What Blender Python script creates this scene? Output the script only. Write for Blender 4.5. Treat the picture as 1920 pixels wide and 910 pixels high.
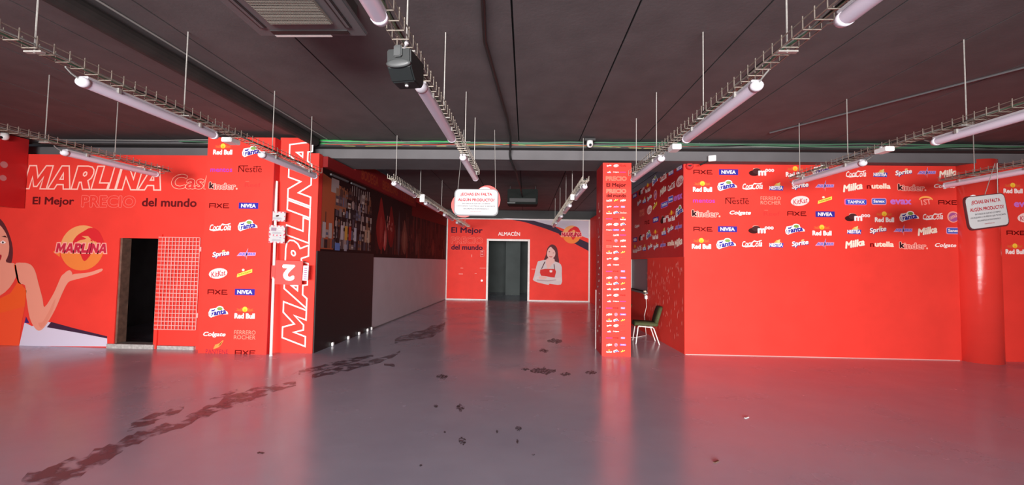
import bpy, bmesh, math, random
from mathutils import Vector, Matrix
from mathutils.geometry import tessellate_polygon
R = math.radians
random.seed(7)
scn = bpy.context.scene
COL = scn.collection
for o_ in list(bpy.data.objects):
    bpy.data.objects.remove(o_)

# ------------------------------------------------------------------ camera
FPX, EYE = 800.0, 1.6
Yc = Vector(((985 - 960) / FPX, -(492 - 455) / FPX, 1)).normalized()
_u = Vector((math.sin(R(.8)), math.cos(R(.8)), 0))
Zc = (_u - Yc * _u.dot(Yc)).normalized()
Xc = Zc.cross(Yc)
if Xc.x < 0: Xc = -Xc
CAMO = Vector((0, 0, EYE))
cam = bpy.data.objects.new('camera', bpy.data.cameras.new('camera'))
COL.objects.link(cam)
right = Vector((Xc.x, Yc.x, Zc.x)); up = Vector((Xc.y, Yc.y, Zc.y)); fwd = Vector((Xc.z, Yc.z, Zc.z))
m3 = Matrix((right, up, -fwd)).transposed()
cam.matrix_world = Matrix.Translation(CAMO) @ m3.to_4x4()
cam.data.sensor_fit = 'HORIZONTAL'
cam.data.sensor_width = 36
cam.data.lens = FPX / 1920 * 36
cam.data.clip_start = .05
cam.data.clip_end = 200
scn.camera = cam

# ------------------------------------------------------------------ world, daylight, exposure
w = bpy.data.worlds.new('world'); scn.world = w
w.use_nodes = True
w.node_tree.nodes['Background'].inputs[0].default_value = (.72, .84, 1.0, 1)
w.node_tree.nodes['Background'].inputs[1].default_value = 1.9
def area(name, loc, rot, sx, sy, power, color=(1, 1, 1)):
    l = bpy.data.lights.new(name, 'AREA'); l.shape = 'RECTANGLE'
    l.size = sx; l.size_y = sy; l.energy = power; l.color = color
    o = bpy.data.objects.new(name, l); COL.objects.link(o)
    o.location = loc; o.rotation_euler = rot
    return o
# daylight of the bright street in front of the open shop front, behind the camera
day = area('street_daylight', (-1.5, -13, 1.25), (R(90), 0, 0), 12, 2.2, 3900, (1, .97, .96))
day.data.spread = R(120)
scn.view_settings.view_transform = 'Standard'
scn.view_settings.look = 'None'
scn.view_settings.gamma = 1
scn.view_settings.use_curve_mapping = False
scn.view_settings.exposure = 0.0
scn.cycles.max_bounces = 8
scn.cycles.diffuse_bounces = 5
scn.cycles.use_denoising = True
scn.cycles.sample_clamp_indirect = 6

# ------------------------------------------------------------------ helpers
def s2l(c):
    c = c / 255.0
    return c / 12.92 if c <= .04045 else ((c + .055) / 1.055) ** 2.4
def rgb(r, g, b): return (s2l(r), s2l(g), s2l(b))

def mat(name, col, rough=.5, metal=0, noise=0, nscale=8, bump=0, bscale=60, spec=.5, coat=0, alpha=None, trans=0):
    m = bpy.data.materials.new(name); m.use_nodes = True
    nt = m.node_tree; b = nt.nodes['Principled BSDF']
    b.inputs['Base Color'].default_value = (*col, 1)
    b.inputs['Roughness'].default_value = rough
    b.inputs['Metallic'].default_value = metal
    b.inputs['Specular IOR Level'].default_value = spec
    b.inputs['Coat Weight'].default_value = coat
    b.inputs['Transmission Weight'].default_value = trans
    tc = nt.nodes.new('ShaderNodeTexCoord')
    if noise:
        n = nt.nodes.new('ShaderNodeTexNoise'); n.inputs['Scale'].default_value = nscale; n.inputs['Detail'].default_value = 6
        nt.links.new(tc.outputs['Object'], n.inputs['Vector'])
        r = nt.nodes.new('ShaderNodeValToRGB')
        r.color_ramp.elements[0].position = .3; r.color_ramp.elements[1].position = .7
        r.color_ramp.elements[0].color = (*[c * (1 - noise) for c in col], 1)
        r.color_ramp.elements[1].color = (*[min(1, c * (1 + noise)) for c in col], 1)
        nt.links.new(n.outputs['Fac'], r.inputs['Fac']); nt.links.new(r.outputs['Color'], b.inputs['Base Color'])
    if bump:
        n2 = nt.nodes.new('ShaderNodeTexNoise'); n2.inputs['Scale'].default_value = bscale; n2.inputs['Detail'].default_value = 4
        nt.links.new(tc.outputs['Object'], n2.inputs['Vector'])
        bp = nt.nodes.new('ShaderNodeBump'); bp.inputs['Strength'].default_value = bump; bp.inputs['Distance'].default_value = .01
        nt.links.new(n2.outputs['Fac'], bp.inputs['Height']); nt.links.new(bp.outputs['Normal'], b.inputs['Normal'])
    if alpha:
        n3 = nt.nodes.new('ShaderNodeTexNoise'); n3.inputs['Scale'].default_value = alpha; n3.inputs['Detail'].default_value = 8
        nt.links.new(tc.outputs['Object'], n3.inputs['Vector'])
        r3 = nt.nodes.new('ShaderNodeValToRGB')
        r3.color_ramp.elements[0].position = .40; r3.color_ramp.elements[1].position = .56
        r3.color_ramp.elements[0].color = (0.0,) * 3 + (1,); r3.color_ramp.elements[1].color = (.85,) * 3 + (1,)
        nt.links.new(n3.outputs['Fac'], r3.inputs['Fac']); nt.links.new(r3.outputs['Color'], b.inputs['Alpha'])
    return m

RED = (.80, .050, .036)
M = dict(
    red=mat('red_paint', RED, .6, spec=.12, noise=.05, nscale=2.5, bump=.03, bscale=25),
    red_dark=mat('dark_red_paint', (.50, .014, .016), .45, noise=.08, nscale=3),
    red_col=mat('red_gloss_paint', RED, .13, noise=.04, nscale=2, spec=.9),
    ceil=mat('ceiling_concrete', (.098, .082, .083), .85, noise=.14, nscale=3, bump=.12, bscale=30),
    header=mat('header_maroon', (.20, .010, .011), .6, spec=.2),
    gap=mat('joint_black', (.008, .007, .007), .9),
    beam=mat('beam_paint', (.115, .108, .112), .8, noise=.1, nscale=2, bump=.1, bscale=20),
    black=mat('black_paint', (.012, .011, .011), .6, noise=.2, nscale=3),
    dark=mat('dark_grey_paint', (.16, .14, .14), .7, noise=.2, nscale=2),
    blackboard=mat('black_board', (.012, .008, .008), .55),
    whiteboard=mat('pale_board', (.46, .40, .43), .5, noise=.05, nscale=2),
    white=mat('white_plastic', (.80, .79, .78), .4),
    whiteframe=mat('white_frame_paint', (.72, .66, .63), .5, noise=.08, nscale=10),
    diff=mat('frosted_diffuser', (.74, .66, .76), .32, spec=.5),
    capm=mat('cap_plastic', (.66, .62, .67), .45),
    fixgrey=mat('fixture_grey', (.50, .48, .50), .4),
    zinc=mat('galvanised_wire', (.36, .31, .26), .45, metal=.6, noise=.2, nscale=30),
    rod=mat('threaded_rod_steel', (.42, .40, .37), .5, metal=.5, noise=.15, nscale=60),
    green=mat('green_cable', (.05, .42, .10), .45), gry=mat('grey_cable', (.28, .28, .26), .5),
    dgreen=mat('dark_green_cable', (.07, .17, .10), .5), redc=mat('red_cable', (.45, .05, .04), .5),
    yel=mat('yellow_green_cable', (.28, .29, .10), .5), blk=mat('black_rubber', (.010, .010, .010), .55),
    unit=mat('speaker_black', (.006, .008, .008), .5), unitg=mat('speaker_grey', (.06, .063, .063), .45),
    ducts=mat('duct_black', (.022, .018, .016), .8, noise=.3, nscale=5),
    cas=mat('cassette_grey', (.105, .10, .103), .6), cgr=mat('cassette_grille', (.20, .18, .15), .6),
    olive=mat('olive_fabric', (.055, .065, .020), .8, noise=.2, nscale=40, bump=.2, bscale=150),
    chrome=mat('white_steel', (.82, .76, .72), .3), marble=mat('threshold_stone', (.44, .42, .40), .4, noise=.25, nscale=25),
    wood=mat('jamb_wood', (.16, .085, .06), .6, noise=.3, nscale=12),
    grey=mat('grey_shutter', (.20, .165, .19), .5), store=mat('store_wall', (.042, .052, .049), .7, noise=.2, nscale=1.5),
    stain=mat('wet_stain', (.17, .125, .155), .3, alpha=7, spec=.5),
    spot=mat('dark_spot', (.085, .065, .070), .5, alpha=30),
    signface=mat('sign_face', (.50, .49, .49), .7, spec=.1),
    void=mat('matt_black_metal', (.006, .008, .007), .8, spec=.2),
    cream=mat('cream_plastic', (.78, .70, .52), .45), lens=mat('lens_black', (.006, .006, .008), .12),
    pinkw=mat('pink_white_lattice', (.84, .40, .37), .45),
    frameg=mat('sign_frame_grey', (.16, .16, .165), .5), framer=mat('sign_frame_maroon', (.09, .018, .02), .5),
    flagred=mat('flag_red', (.78, .075, .065), .4),
)
# flat print: ink colour from the mesh
pm = bpy.data.materials.new('flat_print'); pm.use_nodes = True
_b = pm.node_tree.nodes['Principled BSDF']; _b.inputs['Roughness'].default_value = .6; _b.inputs['Specular IOR Level'].default_value = .1
_v = pm.node_tree.nodes.new('ShaderNodeVertexColor'); _v.layer_name = 'Col'
pm.node_tree.links.new(_v.outputs['Color'], _b.inputs['Base Color'])
M['print'] = pm
# poured floor: glossy grey resin with cloudy wear
fm = bpy.data.materials.new('poured_resin_floor'); fm.use_nodes = True
nt = fm.node_tree; fb = nt.nodes['Principled BSDF']
tc = nt.nodes.new('ShaderNodeTexCoord')
n1 = nt.nodes.new('ShaderNodeTexNoise'); n1.inputs['Scale'].default_value = .55; n1.inputs['Detail'].default_value = 8; n1.inputs['Roughness'].default_value = .6
r1 = nt.nodes.new('ShaderNodeValToRGB'); r1.color_ramp.elements[0].position = .3; r1.color_ramp.elements[1].position = .72
r1.color_ramp.elements[0].color = (.44, .43, .53, 1); r1.color_ramp.elements[1].color = (.54, .53, .63, 1)
n2 = nt.nodes.new('ShaderNodeTexNoise'); n2.inputs['Scale'].default_value = 1.4; n2.inputs['Detail'].default_value = 7
r2 = nt.nodes.new('ShaderNodeMapRange'); r2.inputs['From Min'].default_value = .3; r2.inputs['From Max'].default_value = .7
r2.inputs['To Min'].default_value = .17; r2.inputs['To Max'].default_value = .30
n3 = nt.nodes.new('ShaderNodeTexNoise'); n3.inputs['Scale'].default_value = 5; n3.inputs['Detail'].default_value = 3
bp = nt.nodes.new('ShaderNodeBump'); bp.inputs['Strength'].default_value = .05; bp.inputs['Distance'].default_value = .02
for n in (n1, n2, n3): nt.links.new(tc.outputs['Object'], n.inputs['Vector'])
nt.links.new(n1.outputs['Fac'], r1.inputs['Fac']); nt.links.new(r1.outputs['Color'], fb.inputs['Base Color'])
nt.links.new(n2.outputs['Fac'], r2.inputs['Value']); nt.links.new(r2.outputs['Result'], fb.inputs['Roughness'])
nt.links.new(n3.outputs['Fac'], bp.inputs['Height']); nt.links.new(bp.outputs['Normal'], fb.inputs['Normal'])
fb.inputs['Specular IOR Level'].default_value = .6
M['floor'] = fm

# the round column: roller-painted gloss whose fine level ripples draw highlights out upright
nt = M['red_col'].node_tree; b = nt.nodes['Principled BSDF']; tc = nt.nodes['Texture Coordinate']
mp = nt.nodes.new('ShaderNodeMapping'); mp.inputs['Scale'].default_value = (.5, .5, 420)
n1 = nt.nodes.new('ShaderNodeTexNoise'); n1.inputs['Scale'].default_value = 1; n1.inputs['Detail'].default_value = 2
bp = nt.nodes.new('ShaderNodeBump'); bp.inputs['Strength'].default_value = .8; bp.inputs['Distance'].default_value = .0017
nt.links.new(tc.outputs['Object'], mp.inputs['Vector']); nt.links.new(mp.outputs['Vector'], n1.inputs['Vector'])
nt.links.new(n1.outputs['Fac'], bp.inputs['Height']); nt.links.new(bp.outputs['Normal'], b.inputs['Normal'])

class MB:
    def __init__(s): s.b = bmesh.new()
    def box(s, x0, x1, y0, y1, z0, z1, mx=None):
        vs = [s.b.verts.new(p) for p in ((x0,y0,z0),(x1,y0,z0),(x1,y1,z0),(x0,y1,z0),(x0,y0,z1),(x1,y0,z1),(x1,y1,z1),(x0,y1,z1))]
        if mx is not None:
            for v in vs: v.co = mx @ v.co
        for f in ((3,2,1,0),(4,5,6,7),(0,1,5,4),(1,2,6,5),(2,3,7,6),(3,0,4,7)): s.b.faces.new([vs[i] for i in f])
        return s
    def prism(s, pts, y0, y1, axis='y'):
        def P(a, b, c): return {'y': (a, c, b), 'z': (a, b, c), 'x': (c, a, b)}[axis]
        A = [s.b.verts.new(P(a, b, y0)) for a, b in pts]; B = [s.b.verts.new(P(a, b, y1)) for a, b in pts]
        n = len(pts)
        s.b.faces.new(A); s.b.faces.new(B[::-1])
        for i in range(n): s.b.faces.new([A[i], B[i], B[(i+1) % n], A[(i+1) % n]])
        return s
    def tube(s, pts, r, n=6, cap=True):
        pts = [Vector(p) for p in pts]; rings = []
        for i, p in enumerate(pts):
            d = (pts[min(i+1, len(pts)-1)] - pts[max(i-1, 0)]).normalized()
            a = d.cross(Vector((0, 0, 1)))
            if a.length < .05: a = d.cross(Vector((0, 1, 0)))
            a.normalize(); c = d.cross(a)
            rr = r[i] if isinstance(r, (list, tuple)) else r
            rings.append([s.b.verts.new(p + (a * math.cos(2*math.pi*k/n) + c * math.sin(2*math.pi*k/n)) * rr) for k in range(n)])
        for i in range(len(rings)-1):
            for k in range(n): s.b.faces.new([rings[i][k], rings[i][(k+1) % n], rings[i+1][(k+1) % n], rings[i+1][k]])
        if cap: s.b.faces.new(rings[0][::-1]); s.b.faces.new(rings[-1])
        return s
    def loft(s, rings, cap=True):
        rs = [[s.b.verts.new(p) for p in ring] for ring in rings]; n = len(rs[0])
        for i in range(len(rs)-1):
            for k in range(n): s.b.faces.new([rs[i][k], rs[i][(k+1) % n], rs[i+1][(k+1) % n], rs[i+1][k]])
        if cap: s.b.faces.new(rs[0][::-1]); s.b.faces.new(rs[-1])
        return s
    def build(s, name, m, parent=None, smooth=False, bevel=0, loc=None):
        bmesh.ops.recalc_face_normals(s.b, faces=s.b.faces)
        if bevel: bmesh.ops.bevel(s.b, geom=s.b.edges[:], offset=bevel, segments=2, affect='EDGES', clamp_overlap=True)
        me = bpy.data.meshes.new(name); s.b.to_mesh(me); s.b.free()
        me.materials.append(M[m] if isinstance(m, str) else m)
        if smooth: me.polygons.foreach_set('use_smooth', [True]*len(me.polygons))
        o = bpy.data.objects.new(name, me); COL.objects.link(o)
        if parent: o.parent = parent
        if loc: o.location = loc
        return o
def tag(o, label=None, cat=None, group=None, kind=None):
    if label: o['label'] = label
    if cat: o['category'] = cat
    if group: o['group'] = group
    if kind: o['kind'] = kind
    return o
def empty(name, loc=(0,0,0), rot=(0,0,0)):
    o = bpy.data.objects.new(name, None); COL.objects.link(o)
    o.location = loc; o.rotation_euler = rot; o.empty_display_size = .1
    return o
def struct(name, mb, m, label, cat, parent=None, **k):
    o = mb.build(name, m, parent, **k)
    return tag(o, label, cat, kind='structure')
def copy_tree(o, parent=None):
    c = o.copy(); COL.objects.link(c)
    if parent: c.parent = parent
    for ch in list(o.children): copy_tree(ch, c)
    return c

# a point of the photograph on a plane of the room
def at(px, py, x=None, y=None, z=None, pl=None):
    d = right * (px - 960) / FPX - up * (py - 455) / FPX + fwd
    if pl is None:
        n, o = ((Vector((1,0,0)), Vector((x,0,0))) if x is not None else (Vector((0,1,0)), Vector((0,y,0))) if y is not None
                else (Vector((0,0,1)), Vector((0,0,z))))
    else: o, n = pl
    return CAMO + d * ((o - CAMO).dot(n) / d.dot(n))

class Frame:                      # a wall surface: u to the viewer's right, v up, n out of the wall
    def __init__(s, o, u):
        s.o = Vector(o); s.u = Vector(u).normalized(); s.v = Vector((0,0,1)); s.n = s.u.cross(s.v)
        s.m = Matrix((s.u, s.v, s.n)).transposed().to_4x4(); s.m.translation = s.o
    def loc(s, px, py):
        p = at(px, py, pl=(s.o, s.n)) - s.o
        return (p.dot(s.u), p.dot(s.v))

# ------------------------------------------------------------------ flat print
_txt = {}
def text_geo(st, bold, shear):
    k = (st, round(shear, 3))
    if k not in _txt:
        c = bpy.data.curves.new('t', 'FONT'); c.body = st; c.size = 1; c.shear = shear
        c.fill_mode = 'FRONT'; c.resolution_u = 3; c.dimensions = '2D'
        o = bpy.data.objects.new('t', c)
        me = o.to_mesh()
        V = [(v.co.x, v.co.y) for v in me.vertices]; Fs = [tuple(p.vertices) for p in me.polygons]
        o.to_mesh_clear(); bpy.data.objects.remove(o); bpy.data.curves.remove(c)
        _txt[k] = (V, Fs)
    return _txt[k]

class Print:
    T = .0009
    def __init__(s): s.V = []; s.F = []; s.C = []
    def add(s, V, Fs, L, c):
        b = len(s.V)
        s.V += [(x, y, (L + 1) * s.T) for x, y in V]; s.C += [c] * len(V)
        s.F += [tuple(i + b for i in f) for f in Fs]
        return s
    def poly(s, pts, L, c):
        return s.add(pts, tessellate_polygon([[Vector((x, y, 0)) for x, y in pts]]), L, c)
    def rect(s, cx, cy, w, h, L, c, rot=0):
        a, b = math.cos(R(rot)), math.sin(R(rot))
        return s.poly([(cx + x*a - y*b, cy + x*b + y*a) for x, y in ((-w/2,-h/2),(w/2,-h/2),(w/2,h/2),(-w/2,h/2))], L, c)
    def ell(s, cx, cy, rx, ry, L, c, n=20, rot=0, a0=0, a1=360):
        a, b = math.cos(R(rot)), math.sin(R(rot)); P = []
        for k in range(n + (a1 - a0 < 360)):
            t = R(a0 + (a1 - a0) * k / n); x, y = rx * math.cos(t), ry * math.sin(t)
            P.append((cx + x*a - y*b, cy + x*b + y*a))
        return s.poly(P, L, c)
    def rrect(s, cx, cy, w, h, r, L, c):
        P = []
        for (sx, sy, a) in ((1,1,0),(-1,1,90),(-1,-1,180),(1,-1,270)):
            for k in range(4):
                t = R(a + 30*k); P.append((cx + sx*(w/2-r) + r*math.cos(t), cy + sy*(h/2-r) + r*math.sin(t)))
        return s.poly(P, L, c)
    def ribbon(s, pts, wd, L, c, closed=False):
        n = len(pts); O, I = [], []
        for i in range(n):
            p = Vector(pts[i])
            a = (p - Vector(pts[i-1])) if (i or closed) else (Vector(pts[1]) - p)
            b = (Vector(pts[(i+1) % n]) - p) if (i < n-1 or closed) else a
            a = a.normalized(); b = b.normalized()
            na, nb = Vector((-a.y, a.x)), Vector((-b.y, b.x))
            t = na + nb
            if t.length < 1e-3: t = na
            t.normalize(); k = wd / 2 / max(.35, t.dot(na))
            O.append(tuple(p + t*k)); I.append(tuple(p - t*k))
        m = n if closed else n-1
        return s.add(O + I, [(i, (i+1) % n, n + (i+1) % n, n + i) for i in range(m)], L, c)
    def text(s, st, cx, cy, w, h, L, c, bold=0.0, shear=0, rot=0, out=None, ow=.03):
        """a line of lettering fitted to w x h; weight and outline come from shifted copies of the same glyphs"""
        V, Fs = text_geo(st, 0, shear)
        x0 = min(v[0] for v in V); x1 = max(v[0] for v in V); y0 = min(v[1] for v in V); y1 = max(v[1] for v in V)
        bold = max(bold, 0); kx = w / (x1 - x0 + 2*bold); ky = h / (y1 - y0 + 2*bold) if h else kx
        ca, sa = math.cos(R(rot)), math.sin(R(rot))
        def ring(rad, n, lay, col):
            for k in range(n if rad > 0 else 1):
                dx, dy = (rad*math.cos(2*math.pi*k/n), rad*math.sin(2*math.pi*k/n)) if rad > 0 else (0, 0)
                P = []
                for v in V:
                    x = (v[0] + dx - (x0+x1)/2) * kx; y = (v[1] + dy - (y0+y1)/2) * ky
                    P.append((cx + x*ca - y*sa, cy + x*sa + y*ca))
                s.add(P, Fs, lay + .05*k/n, col)
        if out: ring(bold + ow, 10, L, out); L += 1
        ring(bold, 6, L, c)
        return s
    def mesh(s, name, scale=1):
        me = bpy.data.meshes.new(name)
        me.from_pydata([(x*scale, y*scale, z) for x, y, z in s.V], [], s.F); 
        at_ = me.color_attributes.new('Col', 'FLOAT_COLOR', 'POINT')
        at_.data.foreach_set('color', [q for c in s.C for q in (*c, 1)])
        me.materials.append(M['print'])
        return me
def put(name, me, fr, parent, loc=(0, 0), rot=0, sc=1):
    o = bpy.data.objects.new(name, me); COL.objects.link(o)
    o.matrix_world = fr.m @ Matrix.Translation((loc[0], loc[1], 0)) @ Matrix.Rotation(R(rot), 4, 'Z') @ Matrix.Diagonal((sc, sc, 1, 1))
    if parent: o.parent = parent
    return o

WHT = rgb(252, 240, 236); BLU = rgb(52, 46, 150); NAVY = rgb(62, 40, 110); YEL = rgb(250, 205, 70); LIL = rgb(200, 120, 205)
MAR = rgb(120, 16, 16); DRK = rgb(60, 22, 24); SKY = rgb(90, 120, 215); ORA = rgb(240, 130, 60); GRN = rgb(130, 160, 80)
REDI = (.66, .035, .032); PNK = rgb(250, 175, 160); PINK2 = rgb(225, 70, 75)

# brand marks, drawn in photograph pixels of the wall they hang on
def L_axe():
    p = Print(); c = rgb(96, 6, 8)
    p.ribbon([(-17,-4),(-17,3.5),(-7,3.5),(-7,-4)], 1.9, 0, c); p.ribbon([(-17,-.6),(-7,-.6)], 1.5, 1, c)
    p.ribbon([(-4.5,3.8),(5,-3.8)], 1.9, 0, c); p.ribbon([(5,3.8),(-4.5,-3.8)], 1.9, 1, c)
    p.ribbon([(17,3.5),(8,3.5),(8,-3.5),(18,-3.5)], 1.9, 0, c); p.ribbon([(8,0),(16,0)], 1.5, 1, c); return p
def L_nivea(): return Print().rect(0, 0, 36, 11, 0, BLU).text('NIVEA', 0, 0, 27, 7, 1, WHT, .035)
def L_hat():
    p = Print(); p.ell(-13, -2, 10, 5.5, 0, DRK); p.ell(-8, 2, 8, 5.5, 1, rgb(75, 40, 42)); p.ell(-9, 6, 6, 2, 0, PNK)
    p.text('m', 2, -2, 15, 10, 2, rgb(250, 235, 235), .05); p.text('ooo', 16, 3.5, 17, 6, 2, rgb(250, 225, 225), .05); return p
def L_bull():
    p = Print(); p.ell(0, 7, 4.6, 4.6, 1, YEL)
    for sx in (-1, 1):
        p.poly([(sx*x, y) for x, y in ((2,4),(8,3),(16,4.5),(13,6),(15,9),(9,7),(6,10),(3.5,7))][::sx], 0, rgb(225, 95, 55))
    p.poly([(-3,2.6),(3,2.6),(1.5,7),(-1.5,7)], 2, rgb(250, 180, 40))
    p.text('Red Bull', 0, -4.5, 36, 9.5, 2, WHT, .05); return p
def L_fanta():
    p = Print(); p.ell(3, 7, 7, 4.5, 0, WHT); p.ell(3, 6.6, 5, 3, 3, GRN)
    p.poly([(-18,-1),(-15,6),(-4,8),(10,6),(18,1),(19,-3),(6,-3.5),(-6,-7),(-13,-10),(-17,-7)], 1, WHT)
    p.poly([(-16,-1),(-13.5,4.5),(-5,6),(-8,1),(-11,-7.5),(-15,-6)], 2, BLU)
    p.text('anta', 3.5, -.2, 24, 8.5, 2, BLU, .05, rot=10)
    p.text('F', -11, 0, 8, 12, 3, WHT, .02, rot=8); return p
def L_cola():
    p = Print(); p.text('Coca', -9.5, -.5, 19, 11, 0, WHT, .02, .35, rot=6); p.text('Cola', 9, 0, 20, 12, 0, WHT, .02, .35, rot=4)
    p.ribbon([(-19,-4),(-12,-6.5),(-4,-5.5),(2,-4.5)], 1.8, 1, WHT); p.ribbon([(3,5.5),(10,4),(18,6.2)], 1.6, 1, WHT); return p
def L_nestea():
    p = Print(); p.poly([(-13,-6),(13,-6.5),(14,2),(4,3),(-12,1)], 0, rgb(60, 70, 170)); p.text('NESTEA', 0, -1.5, 25, 7, 1, WHT, .045)
    p.poly([(-4,2.5),(0,6),(8,9.5),(7,4),(11,3.5),(6,2)], 2, rgb(220, 205, 130)); p.poly([(-3,3),(1,8),(3,4)], 3, rgb(240, 170, 80)); return p
def L_sprite():
    p = Print(); p.text('Sprite', .8, -.8, 32, 12, 0, rgb(50, 50, 130), .06, .2, rot=9); p.text('Sprite', 0, 0, 32, 12, 1, WHT, .035, .2, rot=9)
    p.ell(5, 6.5, 3, 1.5, 2, rgb(240, 190, 120), rot=15); return p
def L_aqua():
    p = Print(); p.poly([(-18,-3.5),(-12,3.5),(18,3.5),(17,-2.5)], 0, rgb(215, 150, 190)); p.text('AQUARIUS', 1, 0, 31, 5.5, 1, rgb(75, 105, 210), .035, .15)
    p.poly([(-4,-4),(3,12),(1.5,-2)], 2, rgb(235, 150, 150)); p.poly([(-1.5,3),(1,-11),(2.5,2)], 2, rgb(240, 125, 120)); p.ribbon([(-2,-5),(2,8)], 1.2, 3, SKY); return p
def L_milka():
    p = Print(); p.text('Milka', .5, -.7, 38, 14, 0, rgb(200, 110, 120), .05, .3, rot=11); p.text('Milka', 0, 0, 38, 14, 1, rgb(253, 235, 215), .045, .3, rot=11); return p
def L_nutella():
    p = Print(); p.text('n', -19, -1, 8, 7, 0, rgb(120, 10, 12), .03); p.text('utella', 4, 1, 36, 10.5, 0, rgb(253, 226, 205), .045); return p
def L_kinder():
    p = Print(); p.text('k', -21, 1, 9, 12, 2, rgb(45, 20, 26), .05, out=PNK, ow=.06); p.text('inder', 3.5, -.5, 40, 11, 2, rgb(215, 75, 78), .0, out=PNK, ow=.075)
    p.ell(26, -4.8, 1.8, 1.8, 0, PNK); return p
def L_colgate(): return Print().text('Colgate', 0, 0, 40, 9.5, 0, WHT, .03, .25)
def L_mentos(): return Print().text('mentos', 0, 0, 41, 7, 0, rgb(165, 58, 190), .01)
def L_nestle():
    p = Print(); p.text('Nestlé', 0, 0, 44, 12, 0, rgb(80, 8, 10), .0); p.ribbon([(-20,5.6),(-4,5.8)], 1.4, 1, rgb(80, 8, 10)); p.ribbon([(6,4.4),(20,4.4)], 1.2, 1, rgb(80, 8, 10)); return p
def L_ferrero():
    p = Print(); c = rgb(250, 150, 130); p.text('FERRERO', 0, 4, 38, 7, 0, c, -.004); p.text('ROCHER', 0, -4.5, 38, 7, 0, c, -.004); return p
def L_kitkat():
    p = Print(); p.ell(0, 0, 17.5, 9.5, 0, rgb(252, 214, 210), rot=8); p.text('KitKat', .5, -.5, 27, 10, 1, rgb(190, 40, 62), .01, .15, rot=10); return p
def L_schwe():
    p = Print(); p.poly([(-14,-7),(13,2),(13,8),(-13,-1)], 0, rgb(252, 220, 90)); p.text('Schweppes', 0, .5, 23, 4, 1, rgb(125, 105, 30), .02, rot=18); p.ell(-3, 6, 2.5, 2, 1, rgb(252, 240, 205)); return p
def L_tampax():
    p = Print(); p.rrect(0, 0, 42, 12, 3, 0, rgb(235, 105, 165)); p.rrect(1, 0, 39, 9.8, 2, 1, rgb(62, 82, 190)); p.text('TAMPAX', 1, 0, 32, 6, 2, WHT, .03); return p
def L_sanex():
    p = Print(); p.rrect(0, 0, 28, 13, 3, 0, rgb(235, 160, 190)); p.rrect(0, 0, 25.5, 10.5, 2, 1, rgb(70, 95, 190)); p.text('Sanex', 0, .5, 21, 6, 2, WHT, .03); return p
def L_evax(): return Print().text('evax', 0, 0, 40, 10, 0, rgb(202, 118, 212), .04)
def L_arch():
    p = Print(); p.ell(0, 2, 13, 7.5, 0, rgb(252, 170, 85), a0=0, a1=180); p.ell(0, 1.2, 11, 5, 1, REDI, a0=0, a1=180); p.text('1ST', 0, -2, 19, 11, 2, rgb(250, 150, 140), .03, rot=8); return p
def L_faint():
    p = Print(); p.text('Reef', 0, 0, 30, 8, 0, (.62, .038, .034), .0); p.ribbon([(-14,6.5),(-7,6.5)], .8, 0, rgb(250, 110, 95)); return p
def L_pantene():
    p = Print(); p.text('PANTENE', 0, -5, 38, 7, 0, rgb(150, 40, 60), -.004)
    for k in range(3): p.ribbon([(-6+k, 0+2.5*k), (2+k, 3+2.5*k), (7+k*1.5, 8+2.8*k)], 1.8, 1, rgb(250, 155, 80))
    return p
def L_round():
    p = Print(); p.ell(0, 0, 11, 11, 0, PNK); p.ell(.5, -.5, 9, 9, 1, rgb(170, 90, 150)); p.text('omo', 0, 0, 15, 6, 2, PNK, .03, rot=25); return p
LOGO = {}
def logo(k):
    if k not in LOGO: LOGO[k] = globals()['L_' + k]().mesh('printed_logo')
    return LOGO[k]

# heavy italic capitals of the shop name
GLY = dict(
    M=(1.30, [[(0,0),(0,1),(.38,1),(.65,.50),(.92,1),(1.30,1),(1.30,0),(.95,0),(.95,.50),(.74,.10),(.56,.10),(.35,.50),(.35,0)]]),
    A=(1.22, [[(0,0),(.41,1),(.81,1),(1.22,0),(.86,0),(.78,.19),(.44,.19),(.36,0)], [(.52,.42),(.70,.42),(.61,.68)]]),
    R=(1.02, [[(0,0),(0,1),(.58,1),(.80,.96),(.94,.84),(.98,.66),(.92,.48),(.78,.37),(1.02,0),(.62,0),(.44,.30),(.34,.30),(.34,0)],
              [(.52+.09*math.cos(R(a)), .66+.09*math.sin(R(a))) for a in range(0, 360, 45)]]),
    L=(.86, [[(0,0),(0,1),(.36,1),(.36,.28),(.86,.28),(.86,0)]]), I=(.36, [[(0,0),(0,1),(.36,1),(.36,0)]]),
    N=(1.12, [[(0,0),(0,1),(.34,1),(.78,.46),(.78,1),(1.12,1),(1.12,0),(.80,0),(.34,.54),(.34,0)]]))
def shopname(p, x0, y0, w, h, L, line, lw, fill=None, back=None, bw=0, shear=.30, gap=.07, tr=lambda q: q):
    tot = sum(GLY[c][0] for c in 'MARLINA') + 6*gap + shear
    k = w / tot; x = 0
    for ch in 'MARLINA':
        wd, loops = GLY[ch]
        for i, lp in enumerate(loops):
            P = [tr((x0 + (x + a + shear*b) * k, y0 + b*h)) for a, b in lp]
            if back: p.ribbon(P, bw, L, back, True)
            if fill and i == 0: p.poly(P, L + 1, fill)
            if fill and i == 1: p.poly(P, L + 2, back)
            if line: p.ribbon(P, lw, L + 3, line, True)
        x += wd + gap

# ------------------------------------------------------------------ the setting
CZ = 3.75
fl = struct('floor', MB().box(-11, 11, -6, 24, -.2, 0), 'floor', 'grey glossy poured resin floor of the empty shop', 'floor')
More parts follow.
